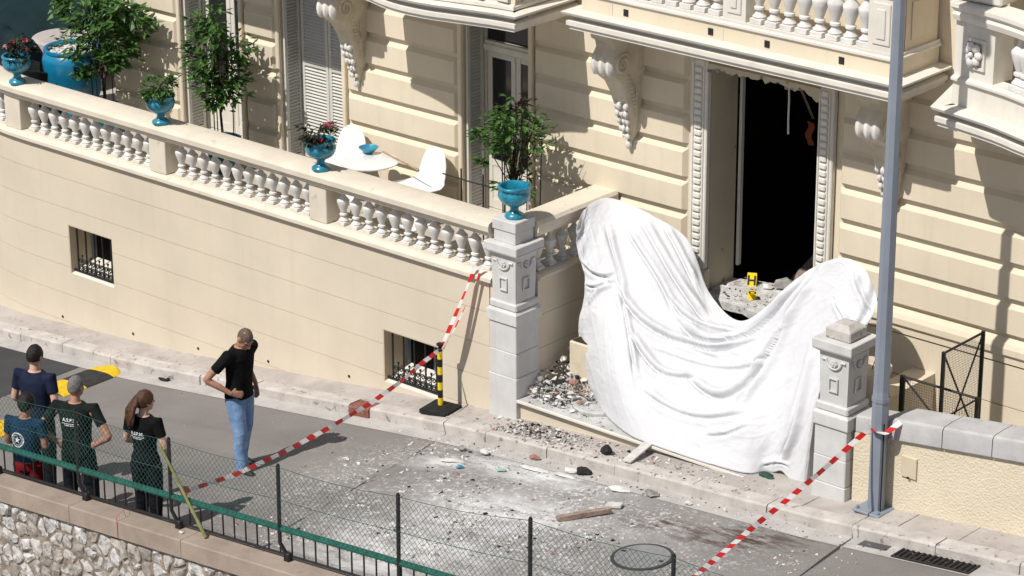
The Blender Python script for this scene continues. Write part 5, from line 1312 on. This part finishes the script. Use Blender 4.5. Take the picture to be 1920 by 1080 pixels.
# ================================================================ rubble and debris
def chip(rr_, s_, flat=.6):
    pts = []
    for k in range(rr_.choice((7,8,9))):
        v_ = Vector((rr_.gauss(0,1), rr_.gauss(0,1), rr_.gauss(0,1))).normalized()*rr_.uniform(.7,1.1)
        pts.append(Vector((v_.x*s_*rr_.uniform(.7,1.2), v_.y*s_*rr_.uniform(.6,1.1), v_.z*s_*flat)))
    return pts
CHIPS = []
_rr = random.Random(99)
for k in range(26):
    bm = bmesh.new()
    for p_ in chip(_rr, 1.0): bm.verts.new(p_)
    r_ = bmesh.ops.convex_hull(bm, input=bm.verts)
    bmesh.ops.delete(bm, geom=[v_ for v_ in bm.verts if not v_.link_faces], context='VERTS')
    bm.verts.index_update(); CHIPS.append(([v_.co.copy() for v_ in bm.verts], [tuple(v_.index for v_ in f.verts) for f in bm.faces])); bm.free()
def scatter(name, label, cat, n_, posfn, size, mats, weights, seed, parent=None):
    rr_ = random.Random(seed); q = MB()
    for k in range(n_):
        p_ = posfn(rr_)
        if p_ is None: continue
        s_ = size[0]*(size[1]/size[0])**(rr_.random()**2.2); vs_, fs_ = rr_.choice(CHIPS)
        rot = Matrix.Rotation(rr_.uniform(0,6.28), 3, 'Z') @ Matrix.Rotation(rr_.gauss(0,.35), 3, 'X'); fl = rr_.uniform(.35,1)
        q.add([Vector(p_)+rot @ Vector((v_.x*s_, v_.y*s_, v_.z*s_*fl)) for v_ in vs_], fs_, rr_.choices(range(len(mats)), weights)[0])
    o = q.build(name, mats); o['kind'] = 'stuff'; tag(o, label, cat); return o
RM = ['rubble_grey', 'rubble_white', 'rubble_dark', 'rubble_brick']
_cl = random.Random(77); CL = []
for k in range(75):
    CL.append((_cl.gauss(1.2, 1.5), _cl.gauss(-1.9, 1.25), _cl.uniform(.05, .38), _cl.uniform(.04, .16), _cl.gauss(.55, .4), _cl.random()**2+.05))
def road_pos(rr_):
    if rr_.random() < .72:
        cx, cy, ra, rb, an, _ = rr_.choices(CL, [c_[5] for c_ in CL])[0]; a_, b_ = rr_.gauss(0, ra), rr_.gauss(0, rb)
        x, y = cx+a_*math.cos(an)-b_*math.sin(an), cy+a_*math.sin(an)+b_*math.cos(an)
    else: x, y = rr_.uniform(-1.5, 5.6), rr_.uniform(-5.0, -.6)
    if y > -.56 or y < -5.1 or x < -2: return None
    return (x, y, road(x)+.004)
scatter('road_debris', 'white and grey plaster crumbs strewn over the road', 'debris', 4800, road_pos, (.004,.046), RM, (3,7,.8,.3), 1)
def far_pos(rr_):
    x, y = rr_.uniform(-5, 7), rr_.uniform(-5, -.6); return (x, y, road(x)+.003)
scatter('road_grit', 'fine grit scattered on the whole road', 'grit', 420, far_pos, (.004,.012), RM, (4,5,1,.2), 2)
def kerb_pos(rr_):
    x, y = rr_.triangular(-.1, 4.2, .5), rr_.uniform(-.5, .02); return (x, y, g(x)+.010)
scatter('pavement_debris', 'grey and white rubble crumbs on the pavement before the entrance', 'debris', 950, kerb_pos, (.007,.042), RM, (5,5,1.5,.5), 3)
def pile_pos(rr_):
    x, y = rr_.uniform(.03, 1.0), rr_.uniform(.12, 1.75)
    h = max(0, .40*(1-x/1.0)*min(1, (y-.05)/.6)+.06*(y > .8)); 
    if x > .55 and y < .4 and rr_.random() < .6: return None
    return (x, y, .18+rr_.uniform(.5,1)*h)
scatter('rubble_pile', 'heap of grey, white and brick rubble in the corner right of the left gate pillar', 'rubble', 1700, pile_pos, (.013,.075), RM, (6,4.5,1.2,.7), 4)
def pl2(rr_):
    x, y = .45+rr_.gauss(0,.28), rr_.uniform(-.42,-.03)
    return (x, y, g(x)+.01+max(0, .06-abs(x-.45)*.1)*rr_.random())
scatter('rubble_pile', 'small heap of crumbled plaster on the pavement below the entrance step', 'rubble', 420, pl2, (.010,.05), RM, (5,4,2,.8), 5)
def plat(rr_):
    x, y = rr_.uniform(.1, 4.1), rr_.uniform(.03, .9); return (x, y, .176)
scatter('platform_debris', 'dust and plaster crumbs on the entrance floor around the sheet', 'debris', 420, plat, (.006,.03), RM, (5,6,1,.4), 6)
def slabp(rr_):
    x, y = rr_.uniform(1.4, 2.85), rr_.uniform(1.78, 2.55); return (x, y, 1.34)
scatter('slab_debris', 'charred and white crumbs lying on the threshold slab', 'debris', 260, slabp, (.008,.045), RM, (4,3,4,1.4), 7)
def gutp(rr_):
    x, y = rr_.uniform(-.4, 6.5), rr_.gauss(-.62, .07); 
    if y > -.54: return None
    return (x, y, road(x)+.008)
scatter('gutter_debris', 'crumbs and grit collected in the gutter', 'debris', 380, gutp, (.006,.03), RM, (5,5,2,.5), 8)
def chunk(name, label, cat, loc, size, m, seed, rz=0, group=None):
    rr_ = random.Random(seed); bm = bmesh.new()
    for k in range(26):
        v_ = Vector((rr_.gauss(0,1), rr_.gauss(0,1), rr_.gauss(0,1))).normalized()*rr_.uniform(.82,1.05); bm.verts.new((v_.x*size[0], v_.y*size[1], max(-.5, v_.z)*size[2]))
    bmesh.ops.convex_hull(bm, input=bm.verts); bmesh.ops.delete(bm, geom=[v_ for v_ in bm.verts if not v_.link_faces], context='VERTS')
    bmesh.ops.subdivide_edges(bm, edges=bm.edges[:], cuts=1, use_grid_fill=True)
    for v_ in bm.verts: v_.co += v_.co.normalized()*.12*size[2]*noise.noise(v_.co*14+Vector((seed,0,0)))
    me = bpy.data.meshes.new(name); bm.to_mesh(me); bm.free(); me.materials.append(MATS[m])
    o = link(name, me, None, loc, rz); return tag(o, label, cat, group)
def rl(x, y, dz=.0): return (x, y, road(x)+dz)
chunk('rubble_chunk', 'black charred lump on the pavement before the entrance step', 'rubble', (1.62, -.30, g(1.62)+.06), (.085,.07,.065), 'rubble_dark', 3)
chunk('rubble_chunk', 'dark broken lump with white plaster lying in the gutter', 'rubble', rl(1.56, -.66, .04), (.13,.07,.05), 'rubble_dark', 4, .3)
chunk('rubble_chunk', 'white plaster piece against the dark lump in the gutter', 'rubble', rl(1.44, -.70, .03), (.10,.05,.04), 'rubble_white', 14, .2)
chunk('plaster_slab', 'flat pale plaster slab in the road near the dark lump', 'rubble', rl(2.22, -.80, .02), (.16,.085,.028), 'rubble_white', 5, .25)
chunk('rubble_chunk', 'pale grey stone in the gutter, right of the flat slab', 'rubble', rl(2.62, -.74, .03), (.10,.07,.045), 'rubble_grey', 6, -.2)
chunk('rubble_chunk', 'small white stone at the kerb, rightmost of the gutter stones', 'rubble', rl(3.12, -.72, .025), (.05,.04,.03), 'rubble_white', 7)
chunk('rubble_chunk', 'small grey stone in the road, leftmost of the stones below the striped post', 'rubble', rl(-.10, -.86, .035), (.055,.045,.045), 'rubble_grey', 8)
chunk('rubble_chunk', 'pale stone with dark side right of the grey stone', 'rubble', rl(.22, -.82, .035), (.075,.05,.045), 'rubble_white', 9)
chunk('rubble_chunk', 'pinkish brick piece lying against the kerb', 'rubble', rl(.82, -.62, .03), (.08,.045,.04), 'rubble_brick', 10)
chunk('plaster_slab', 'long flat white plaster plate in the dusty gutter', 'rubble', rl(1.02, -.86, .015), (.22,.06,.02), 'rubble_white', 11, .1)
chunk('plaster_slab', 'white plaster plate next to the long one, nearer the lump', 'rubble', rl(1.42, -.82, .012), (.17,.05,.016), 'rubble_white', 12, .12)
chunk('rubble_chunk', 'white plaster patch piece near the blue scrap', 'rubble', rl(.02, -1.18, .012), (.15,.06,.014), 'rubble_white', 13, .5)
chunk('scrap', 'crumpled blue plastic scrap in the road', 'scrap', rl(.25, -1.28, .02), (.06,.035,.02), 'blue_ceramic', 15, .6)
chunk('scrap', 'pale green plastic scrap in the road right of the blue one', 'scrap', rl(.72, -1.10, .02), (.07,.04,.02), 'scrap_green', 16, .5)
chunk('rubble_chunk', 'white ball of plaster on the lower left of the rubble heap', 'rubble', (.12, .20, .23), (.045,.045,.05), 'rubble_white', 17)
chunk('brick_piece', 'broken red brick on the rubble heap beside the planter', 'brick', (.42, .55, .33), (.08,.055,.05), 'rubble_brick', 18, .5)
chunk('brick_piece', 'second broken brick higher on the rubble heap', 'brick', (.26, .80, .40), (.075,.05,.045), 'rubble_brick', 19, -.4)
chunk('rubble_chunk', 'grey block of masonry at the back edge of the threshold slab', 'rubble', (2.02, 2.52, 1.40), (.15,.10,.08), 'rubble_grey', 20, .5)
chunk('rubble_chunk', 'white piece of plaster beside the H marker', 'rubble', (1.86, 2.40, 1.36), (.085,.06,.04), 'rubble_white', 21, .2)
chunk('rubble_chunk', 'dark charred block behind the slab at the right', 'rubble', (2.30, 2.45, 1.38), (.14,.10,.06), 'rubble_dark', 22, .2)
chunk('pebble', 'small white pebble lying on the capping beam', 'pebble', (.02, -5.36, cz(.02)+.012), (.035,.028,.018), 'rubble_white', 23)
# boards
q = MB(); q.cbox(-.30,.30,-.055,.055,0,.022,.003); o = q.build('board', 'timber_white'); o.location = (1.99, -.12, .155); o.rotation_euler = (R(2), R(-10), R(93)); tag(o, 'white painted board lying across the entrance step', 'board')
q = MB(); q.cbox(-.16,.16,-.05,.05,0,.02,.003); o = q.build('board', 'timber_white'); o.location = (1.90, .12, .185); o.rotation_euler = (0, 0, R(-8)); tag(o, 'short white board half under the bottom edge of the sheet', 'board')
q = MB(); q.cbox(-.30,.30,-.045,.045,0,.035,.003); q.cbox(-.29,.31,-.06,-.048,.0,.055,.002); o = q.build('timber_plank', 'timber'); o.location = rl(2.35, -1.60, .015); o.rotation_euler = (0, -.07, R(54)); tag(o, 'splintered brown timber plank lying in the dusty road', 'plank')
q = MB(); q.cbox(-.09,.09,-.05,.05,0,.03,.003); o = q.build('board', 'timber_white'); o.location = rl(2.48, -1.22, .015); o.rotation_euler = (0, -.1, R(20)); tag(o, 'small white board end behind the brown timber plank', 'board')
q = MB(); P = []; F = []
for i in range(6):
    for j in range(6): P.append((.05*i-.12, .045*j-.11, .02+.02*noise.noise((i*.9, j*.9, 3))))
for i in range(5):
    for j in range(5): F.append((i*6+j, i*6+j+1, (i+1)*6+j+1, (i+1)*6+j))
o = q.add(P, F).build('paper', 'paper', None, smooth=True); o.location = (-4.3, -.40, g(-4.3)+.01); tag(o, 'crumpled grey paper on the kerb behind the man in jeans', 'paper')
q = MB(); q.ball((-5.55, -.60, road(-5.55)+.02), (.10,.03,.02), 8, 5); q.ball((-5.48, -.58, road(-5.5)+.03), (.03,.03,.02), 8, 5); tag(q.build('rag', 'rubber', None, smooth=True), 'small black rag lying in the gutter at the left', 'rag')
# ================================================================ people
def remeshed(q, vox, mname, it=4, fac=.5):
    me = bpy.data.meshes.new('tmp'); me.from_pydata([tuple(v_) for v_ in q.v], [], q.f)
    bm = bmesh.new(); bm.from_mesh(me); bmesh.ops.recalc_face_normals(bm, faces=bm.faces); bm.to_mesh(me); bm.free()
    o = bpy.data.objects.new('tmp', me); COL.objects.link(o)
    m_ = o.modifiers.new('r', 'REMESH'); m_.mode = 'VOXEL'; m_.voxel_size = vox
    s_ = o.modifiers.new('s', 'SMOOTH'); s_.factor = fac; s_.iterations = it
    bpy.context.view_layer.update()
    out = bpy.data.meshes.new_from_object(o.evaluated_get(bpy.context.evaluated_depsgraph_get())); bpy.data.objects.remove(o); bpy.data.meshes.remove(me)
    out.materials.clear(); out.materials.append(MATS[mname]); out.polygons.foreach_set('use_smooth', [True]*len(out.polygons)); out.update(); return out
def limb(q, pts, rad, n_=12, flat=None, hint=None):
    """limb with rounded ends, smooth through its points"""
    P = [Vector(p_) for p_ in pts]; R_ = list(rad); path = []; rr_ = []; ff = []
    fl = list(flat) if flat else R_
    for i in range(len(P)-1):
        p0 = P[max(i-1,0)]; p1 = P[i]; p2 = P[i+1]; p3 = P[min(i+2,len(P)-1)]
        for k in range(5):
            t = k/5; c = .5*((p1*2)+(p2-p0)*t+(p0*2-p1*5+p2*4-p3)*t*t+(p1*3-p0-p2*3+p3)*t**3); l_ = p1.lerp(p2, t)
            path.append(l_.lerp(c, .5)); rr_.append(R_[i]+(R_[i+1]-R_[i])*t); ff.append(fl[i]+(fl[i+1]-fl[i])*t)
    path.append(P[-1]); rr_.append(R_[-1]); ff.append(fl[-1])
    d0 = (path[0]-path[1]).normalized(); d1 = (path[-1]-path[-2]).normalized(); m0 = min(rr_[0], ff[0]); m1 = min(rr_[-1], ff[-1])
    path = [path[0]+d0*m0*.8, path[0]+d0*m0*.5] + path + [path[-1]+d1*m1*.5, path[-1]+d1*m1*.8]
    rr_ = [rr_[0]*.4, rr_[0]*.8] + rr_ + [rr_[-1]*.8, rr_[-1]*.4]; ff = [ff[0]*.4, ff[0]*.8] + ff + [ff[-1]*.8, ff[-1]*.4]
    q.tube(path, rr_, n_, flat=ff, hint=hint)
def hand(q, wrist, d, n_, side, curl=.5, spread=1.0):
    """palm, four fingers and a thumb; d: direction of fingers, n_: back-of-hand normal, side: +1 thumb on +s side"""
    w_ = Vector(wrist); d = Vector(d).normalized(); n_ = Vector(n_); n_ = (n_-d*n_.dot(d)).normalized(); s_ = d.cross(n_)*side
    q.tube([w_-d*.02, w_+d*.015, w_+d*.05, w_+d*.085], [.024, .030, .040, .038], 10, flat=[.020,.018,.016,.013], hint=n_)
    for k, L in enumerate((.070,.080,.075,.058)):
        o = s_*(.030-.020*k)*spread; b_ = w_+d*.083+o
        dirs = [d]; 
        for j in range(2): dirs.append((dirs[-1]*math.cos(curl)-n_*math.sin(curl)).normalized())
        p1 = b_+dirs[0]*L*.45+o*.12*spread; p2 = p1+dirs[1]*L*.32; p3 = p2+dirs[2]*L*.25
        q.tube([b_-d*.02, p1, p2, p3, p3+dirs[2]*.004], [.0105,.0098,.009,.008,.004], 7)
    b_ = w_+d*.025+s_*.026; p1 = b_+(d*.6+s_*.7-n_*.3).normalized()*.035; p2 = p1+(d*.85+s_*.35-n_*.35).normalized()*.03; p3 = p2+d*.018
    q.tube([b_-s_*.012, b_, p1, p2, p3], [.014,.0135,.0115,.010,.005], 7)
def person(label, loc, face, H, elbows, wrists, hands, feet, shirt, trousers, skin='skin', head=(0,0,0), female=False, shirt_hem=.90, lean=0., hairfn=None, sleeve=.5, belly=0., shoulder_w=.19, hipshift=(0,0)):
    k = H/1.75; t = thing('person', label, 'person', loc, math.atan2(face[1], face[0])-math.pi/2)
    S = Matrix.Scale(k, 3)
    def fin(q): q.v = [tuple(S @ Vector(v_)) for v_ in q.v]; return q
    hw = .165 if not female else .155
    ly = lambda z: lean*max(0, z-.95)                       # forward lean above the hips
    hx, hy = hipshift
    def tor(add):
        zs = [(.86,hw*.98,.115),(.93,hw*1.0,.12),(1.04,hw*(.90 if not female else .80),.102+belly),(1.14,hw*(.93 if not female else .80),.108+belly),(1.27,hw*1.04,.118),(1.36,hw*1.08,.112),(1.425,hw*.88,.092),(1.465,hw*.50,.072)]
        return [(hx*(1-max(0,(z-.9))/.5) if z < 1.4 else 0, hy+ly(z)-.005, z) for z, a_, b_ in zs], [a_+add for z, a_, b_ in zs], [b_+add for z, a_, b_ in zs]
    sh = {s_: Vector((s_*shoulder_w, ly(1.41)-.005, 1.405)) for s_ in (-1, 1)}
    # body: one continuous surface
    q = MB(); c, a_, b_ = tor(0); q.tube(c, a_, 18, flat=b_, hint=(0,1,0))
    nk = Vector((0, ly(1.45), 1.44)); HM = Matrix.Translation(nk+Vector((0,.0,.06))) @ Matrix.Rotation(head[2], 4, 'Z') @ Matrix.Rotation(head[0], 4, 'X') @ Matrix.Rotation(head[1], 4, 'Y') @ Matrix.Translation(-(nk+Vector((0,.0,.06))))
    q.tube([nk+Vector((0,-.015,-.06)), nk+Vector((0,-.008,.02)), HM @ (nk+Vector((0,.008,.12)))], [.068,.056,.054], 12)
    hd = MB(); hc = nk+Vector((0,.018,.19)); yy = hc.y; zz = hc.z
    hd.ball((0,yy-.008,zz+.012), (.076,.098,.110), 20, 14); hd.ball((0,yy+.035,zz-.055), (.058,.062,.062), 14, 10); hd.ball((0,yy+.072,zz-.092), (.028,.024,.022), 10, 8)
    hd.tube([(0,yy+.085,zz+.022),(0,yy+.105,zz-.008),(0,yy+.116,zz-.022),(0,yy+.095,zz-.032)], [.010,.013,.016,.012], 8)
    for s_ in (-1, 1):
        hd.ball((s_*.077, yy-.008, zz-.008), (.012,.022,.033), 8, 8); hd.ball((s_*.032, yy+.074, zz+.030), (.026,.014,.010), 8, 6); hd.ball((s_*.040, yy+.060, zz-.022), (.024,.022,.022), 8, 6)
    hd.ball((0, yy+.088, zz-.060), (.024,.012,.011), 8, 6)
    hd.v = [tuple(HM @ Vector(v_)) for v_ in hd.v]; q.add(hd.v, hd.f)
    for s_ in (-1, 1):
        e, w_ = Vector(elbows[s_]), Vector(wrists[s_]); d, nn, cu = hands[s_][:3]
        limb(q, [sh[s_]-Vector((s_*.03,0,.0)), sh[s_]*.65+e*.35, e, e*.55+w_*.45, w_], [.058,.047,.040,.038,.026])
        hand(q, w_, d, nn, s_ if len(hands[s_]) < 4 else hands[s_][3], cu)
        f_ = Vector(feet[s_][0]); kn = Vector(feet[s_][1]); hip = Vector((s_*.085+hx, hy, .90))
        limb(q, [hip, hip*.5+kn*.5, kn, kn*.6+f_*.4+Vector((0,-.015,.02)), f_+Vector((0,0,.09))], [.085,.075,.053,.052,.036]); fd = Vector((math.sin(feet[s_][2]), math.cos(feet[s_][2]), 0))
        limb(q, [f_+Vector((0,0,.06)), f_+fd*.08+Vector((0,0,.035)), f_+fd*.15+Vector((0,0,.025))], [.034,.036,.026])
    body = link('body', remeshed(fin(q), .0085*k, skin, 3, .4), t)
    # shirt
    q = MB(); c, a_, b_ = tor(.013); i0 = 0
    c[0] = Vector((c[0][0], c[0][1], shirt_hem)); a_[0] = a_[1]+.008; b_[0] = b_[1]+.008; c[1] = Vector((c[1][0], c[1][1], max(shirt_hem+.05, .96)))
    q.tube(c, a_, 22, flat=b_, hint=(0,1,0))
    for s_ in (-1, 1):
        e = Vector(elbows[s_]); m_ = sh[s_].lerp(e, sleeve+.08); m2 = sh[s_].lerp(e, sleeve*.6)
        q.tube([sh[s_]-Vector((s_*.07,0,.02)), sh[s_]+Vector((s_*.012,0,.006)), m2, m_], [.072,.068,.062,.060], 14)
    sm = link('shirt', remeshed(fin(q), .010*k, shirt, 5, .5), t)
    # trousers
    q = MB(); q.tube([(hx,hy,.80),(hx,hy,.88),(hx,hy,.96),(hx,hy,1.01)], [hw*.98,hw*1.07,hw*1.0,hw*.94], 20, flat=[.115,.128,.118,.108], hint=(0,1,0))
    for s_ in (-1, 1):
        f_ = Vector(feet[s_][0]); kn = Vector(feet[s_][1]); hip = Vector((s_*.088+hx, hy, .88)); an = f_+Vector((0,-.005,.045))
        q.tube([hip, hip*.5+kn*.5, kn, kn*.5+an*.5+Vector((0,-.012,0)), an+Vector((0,0,.05)), an], [.106,.098,.080,.076,.072,.076], 14)
    link('trousers', remeshed(fin(q), .011*k, trousers, 4, .5), t)
    for s_ in (-1, 1):
        q = MB(); f_ = Vector(feet[s_][0]); fd = Vector((math.sin(feet[s_][2]), math.cos(feet[s_][2]), 0))
        limb(q, [f_-fd*.05+Vector((0,0,.045)), f_+fd*.03+Vector((0,0,.05)), f_+fd*.11+Vector((0,0,.038)), f_+fd*.175+Vector((0,0,.03))], [.040,.045,.047,.036], 12, [.045,.05,.036,.026], (0,0,1))
        link('shoe', remeshed(fin(q), .009*k, 'shoe_black', 3, .4), t)
    # eyes, lips, hair in head space
    q = MB()
    for s_ in (-1, 1): q.ball((s_*.032, yy+.079, zz+.012), (.012,.008,.006), 8, 6)
    q.v = [tuple(HM @ Vector(v_)) for v_ in q.v]; fin(q).build('eyes', 'eye_dark', t, smooth=True)
    q = MB(); q.ball((0, yy+.098, zz-.060), (.022,.006,.007), 8, 6); q.v = [tuple(HM @ Vector(v_)) for v_ in q.v]; fin(q).build('mouth', 'lip', t, smooth=True)
    if hairfn:
        q, m_ = hairfn(Vector((0,yy,zz))); q.v = [tuple(HM @ Vector(v_)) for v_ in q.v]; q = fin(q); link('hair', remeshed(q, .008*k, m_, 2, .4), t)
    return t, sm, k
def hair_short(m_, thick=.008, low=0.):
    def f(c):
        q = MB(); n_, mm = 22, 14
        # cap over crown and back of the head, cut away at face and neck
        rx, ry, rz = .076+thick, .098+thick, .110+thick
        P = []
        for i in range(mm+1):
            th = math.pi*.66*i/mm
            for k in range(n_):
                a_ = 2*math.pi*k/n_; front = max(0, math.sin(a_)); lim = 1-.44*front**1.5+low*max(0, -math.sin(a_)); th2 = th*lim
                v_ = Vector((rx*math.sin(th2)*math.cos(a_), ry*math.sin(th2)*math.sin(a_), rz*math.cos(th2))); v_ *= 1+.05*noise.noise(v_*38+Vector((thick*900,0,0)))+.03*noise.noise(v_*95); P.append((c.x+v_.x, c.y-.008+v_.y, c.z+.012+v_.z))
        F = [(i*n_+k, i*n_+(k+1) % n_, (i+1)*n_+(k+1) % n_, (i+1)*n_+k) for i in range(mm) for k in range(n_)]
        b = len(P)
        for (x, y, z) in list(P): P.append((c.x+(x-c.x)*.82, c.y+(y-c.y)*.82, c.z+(z-c.z)*.82))
        F += [tuple(v_+b for v_ in f_[::-1]) for f_ in F] + [(mm*n_+k, mm*n_+(k+1) % n_, b+mm*n_+(k+1) % n_, b+mm*n_+k) for k in range(n_)]
        return q.add(P, F), m_
    return f
def hair_pony(m_):
    base = hair_short(m_, .014, .12)
    def f(c):
        q, _ = base(c); rr_ = random.Random(5)
        root = Vector((c.x, c.y-.105, c.z+.055)); q.ball(root, .035, 10, 8)
        for k in range(16):
            ox = rr_.uniform(-.045,.045); oy = rr_.uniform(-.03,.03); L = rr_.uniform(.26,.36); ph = rr_.uniform(0,6)
            pts = [root+Vector((ox*.3, 0, 0))]
            for j in range(1, 7):
                u = j/6; pts.append(root+Vector((ox*(.5+1.0*math.sin(u*2.8))+.012*math.sin(ph+j*1.7), -.05*math.sin(u*2.6)+oy*u-.045*u, -L*u)))
            q.tube(pts, [.020,.022,.022,.020,.017,.013,.005], 7)
        return q, m_
    return f
def print_on(shirt, t, q_or_text, z, x, size, k, name='print', back=True, ring=False):
    """flat print laid onto the cloth by projecting it along the body's depth"""
    me = shirt.data; bv = BVHTree.FromPolygons([v_.co for v_ in me.vertices], [tuple(p_.vertices) for p_ in me.polygons])
    q = MB()
    def put(px_, pz_):
        X = x+px_ if back else x-px_; o = Vector((X*k, (-1 if back else 1)*1.0, (z+pz_)*k)); d = Vector((0, 1 if back else -1, 0))
        h = bv.ray_cast(o, d); return (h[0]+h[1]*.003) if h[0] else None
    if isinstance(q_or_text, str):
        cu = bpy.data.curves.new('txt', 'FONT'); cu.body = q_or_text; cu.size = size; cu.align_x = 'CENTER'; cu.offset = .0016; cu.resolution_u = 3
        to = bpy.data.objects.new('txt', cu); COL.objects.link(to); bpy.context.view_layer.update()
        m2 = bpy.data.meshes.new_from_object(to.evaluated_get(bpy.context.evaluated_depsgraph_get())); bpy.data.objects.remove(to)
        vs_ = [put(-v_.co.x if False else v_.co.x, v_.co.y) for v_ in m2.vertices]
        fs_ = [tuple(p_.vertices) for p_ in m2.polygons if all(vs_[i] is not None for i in p_.vertices)]
        q.add([v_ if v_ is not None else Vector((0,0,0)) for v_ in vs_], fs_)
    else:
        for poly in q_or_text:
            vs_ = [put(*p_) for p_ in poly]
            if all(v_ is not None for v_ in vs_): q.add(vs_, [tuple(range(len(vs_)))])
    o = q.build(name, 'print_white', t); return o
def bars(specs):
    out = []
    for (x0, x1, z) in specs:
        n_ = 8
        for i in range(n_):
            a_ = x0+(x1-x0)*i/n_; b_ = x0+(x1-x0)*(i+.8)/n_; out.append([(a_, z), (b_, z), (b_, z+.010), (a_, z+.010)])
    return out
view_r = Vector((.755,.656)); view_f = Vector((-.656,.755))
def fdir(right, away): v_ = view_r*right+view_f*away; v_.normalize(); return v_
D = Vector((0,0,-1))
# man in jeans: hands on hips, head bowed, facing right and a little towards the viewer
x, y = -2.08, -2.50
t1, s1, k1 = person('man in black T-shirt and light blue jeans, hand on hip, looking down at the road', (x, y, road(x)+.006), fdir(.80,-.60), 1.86,
    {1: (.37,-.13,1.15), -1: (-.30,-.17,1.13)}, {1: (.215,.075,.985), -1: (-.255,.015,.93)},
    {1: (Vector((-.75,.35,-.25)), Vector((.3,.9,.35)), .25, -1), -1: (Vector((.15,.25,-.95)), Vector((-1,.1,-.1)), .35)},
    {1: ((.10,.10,0), (.11,.09,.49), .15), -1: ((-.10,-.10,0), (-.10,-.01,.50), -.1)}, 'tee_black', 'denim', 'skin', (R(-42), 0, R(-14)), shirt_hem=.87, lean=.09, hairfn=hair_short('hair_stubble', .0015), belly=.012, sleeve=.55)
# woman with the ponytail
x, y = -1.47, -4.50
t2, s2, k2 = person('woman with auburn ponytail in black T-shirt and black trousers behind the fence', (x, y, road(x)+.006), fdir(.40,.92), 1.72,
    {1: (.27,-.03,1.13), -1: (-.25,.02,1.13)}, {1: (.22,.14,.97), -1: (-.18,.20,1.02)},
    {1: (Vector((-.6,.7,-.3)), Vector((.6,.3,.5)), .4), -1: (Vector((.7,.6,-.2)), Vector((-.4,.5,.5)), .4)},
    {1: ((.09,.0,0), (.095,.02,.49), .1), -1: ((-.09,.02,0), (-.095,.03,.49), -.1)}, 'tee_black', 'trouser_black', 'skin_pale', (R(-4), 0, R(-32)), True, .90, hairfn=hair_pony('hair_auburn'), shoulder_w=.17)
print_on(s2, t2, 'A.S.P.M.', 1.27, -.02, .050, k2); print_on(s2, t2, bars([(-.09,.09,-.028), (-.06,.06,-.048)]), 1.27, -.02, .06, k2, 'print_lines')
# grey-haired man
x, y = -2.42, -4.66
t3_, s3, k3 = person('grey-haired man in dark T-shirt with white back print, both hands on hips', (x, y, road(x)+.006), fdir(.22,.98), 1.80,
    {1: (.40,-.10,1.13), -1: (-.40,-.08,1.15)}, {1: (.22,-.03,.99), -1: (-.22,-.02,.98)},
    {1: (Vector((-.8,.1,-.35)), Vector((.25,-.9,.2)), .3, 1), -1: (Vector((.8,.1,-.35)), Vector((-.25,-.9,.2)), .3, 1)},
    {1: ((.15,.0,0), (.13,.02,.49), .2), -1: ((-.14,.02,0), (-.12,.04,.49), -.2)}, 'tee_darkgreen', 'trouser_dark', 'skin', (R(-6), 0, R(-18)), shirt_hem=.86, hairfn=hair_short('hair_grey', .006, .05), belly=.015, shoulder_w=.205)
print_on(s3, t3_, 'A.S.P.M.', 1.28, -.02, .054, k3); print_on(s3, t3_, bars([(-.10,.10,-.030), (-.07,.07,-.05)]), 1.28, -.02, .06, k3, 'print_lines')
# young man in navy
x, y = -3.66, -4.20
t4, s4, k4 = person('young dark-haired man in navy T-shirt standing behind the group', (x, y, road(x)+.006), fdir(.35,.94), 1.86,
    {1: (.26,-.05,1.12), -1: (-.26,-.02,1.12)}, {1: (.20,.17,1.02), -1: (-.15,.20,1.04)},
    {1: (Vector((-.7,.6,.0)), Vector((.5,.4,.6)), .4), -1: (Vector((.7,.6,0)), Vector((-.4,.5,.5)), .4)},
    {1: ((.10,.0,0), (.10,.02,.49), .1), -1: ((-.10,.02,0), (-.10,.03,.49), -.1)}, 'tee_navy', 'trouser_dark', 'skin_pale', (R(-3), 0, R(-8)), shirt_hem=.88, hairfn=hair_short('hair_dark', .009, .02))
# person in blue with red trousers at the fence
x, y = -2.86, -5.02
t5, s5, k5 = person('dark-haired person in blue T-shirt with white round back emblem and red trousers at the fence', (x, y, road(x)+.006), fdir(.30,.95), 1.64,
    {1: (.25,-.02,1.13), -1: (-.25,.0,1.13)}, {1: (.17,.19,1.06), -1: (-.16,.20,1.06)},
    {1: (Vector((-.8,.5,.1)), Vector((.4,.5,.6)), .4), -1: (Vector((.8,.5,.1)), Vector((-.4,.5,.5)), .4)},
    {1: ((.10,.0,0), (.10,.02,.49), .1), -1: ((-.10,.02,0), (-.10,.03,.49), -.1)}, 'tee_blue', 'trouser_red', 'skin', (R(-14), 0, R(-10)), shirt_hem=.93, hairfn=hair_short('hair_dark', .022, .22), belly=.03, shoulder_w=.205)
em = []
for (r0, r1) in ((.075,.092),(.055,.064)):
    for i in range(20):
        a_, b_ = 2*math.pi*i/20, 2*math.pi*(i+(1 if r0 > .07 else .55))/20
        em.append([(r0*math.cos(a_), r0*math.sin(a_)), (r1*math.cos(a_), r1*math.sin(a_)), (r1*math.cos(b_), r1*math.sin(b_)), (r0*math.cos(b_), r0*math.sin(b_))])
for i in range(5):
    a_ = math.pi/2+2*math.pi*i/5; em.append([(0,0), (.018*math.cos(a_-.6), .018*math.sin(a_-.6)), (.046*math.cos(a_), .046*math.sin(a_)), (.018*math.cos(a_+.6), .018*math.sin(a_+.6))])
print_on(s5, t5, em, 1.22, -.05, .1, k5, 'emblem')
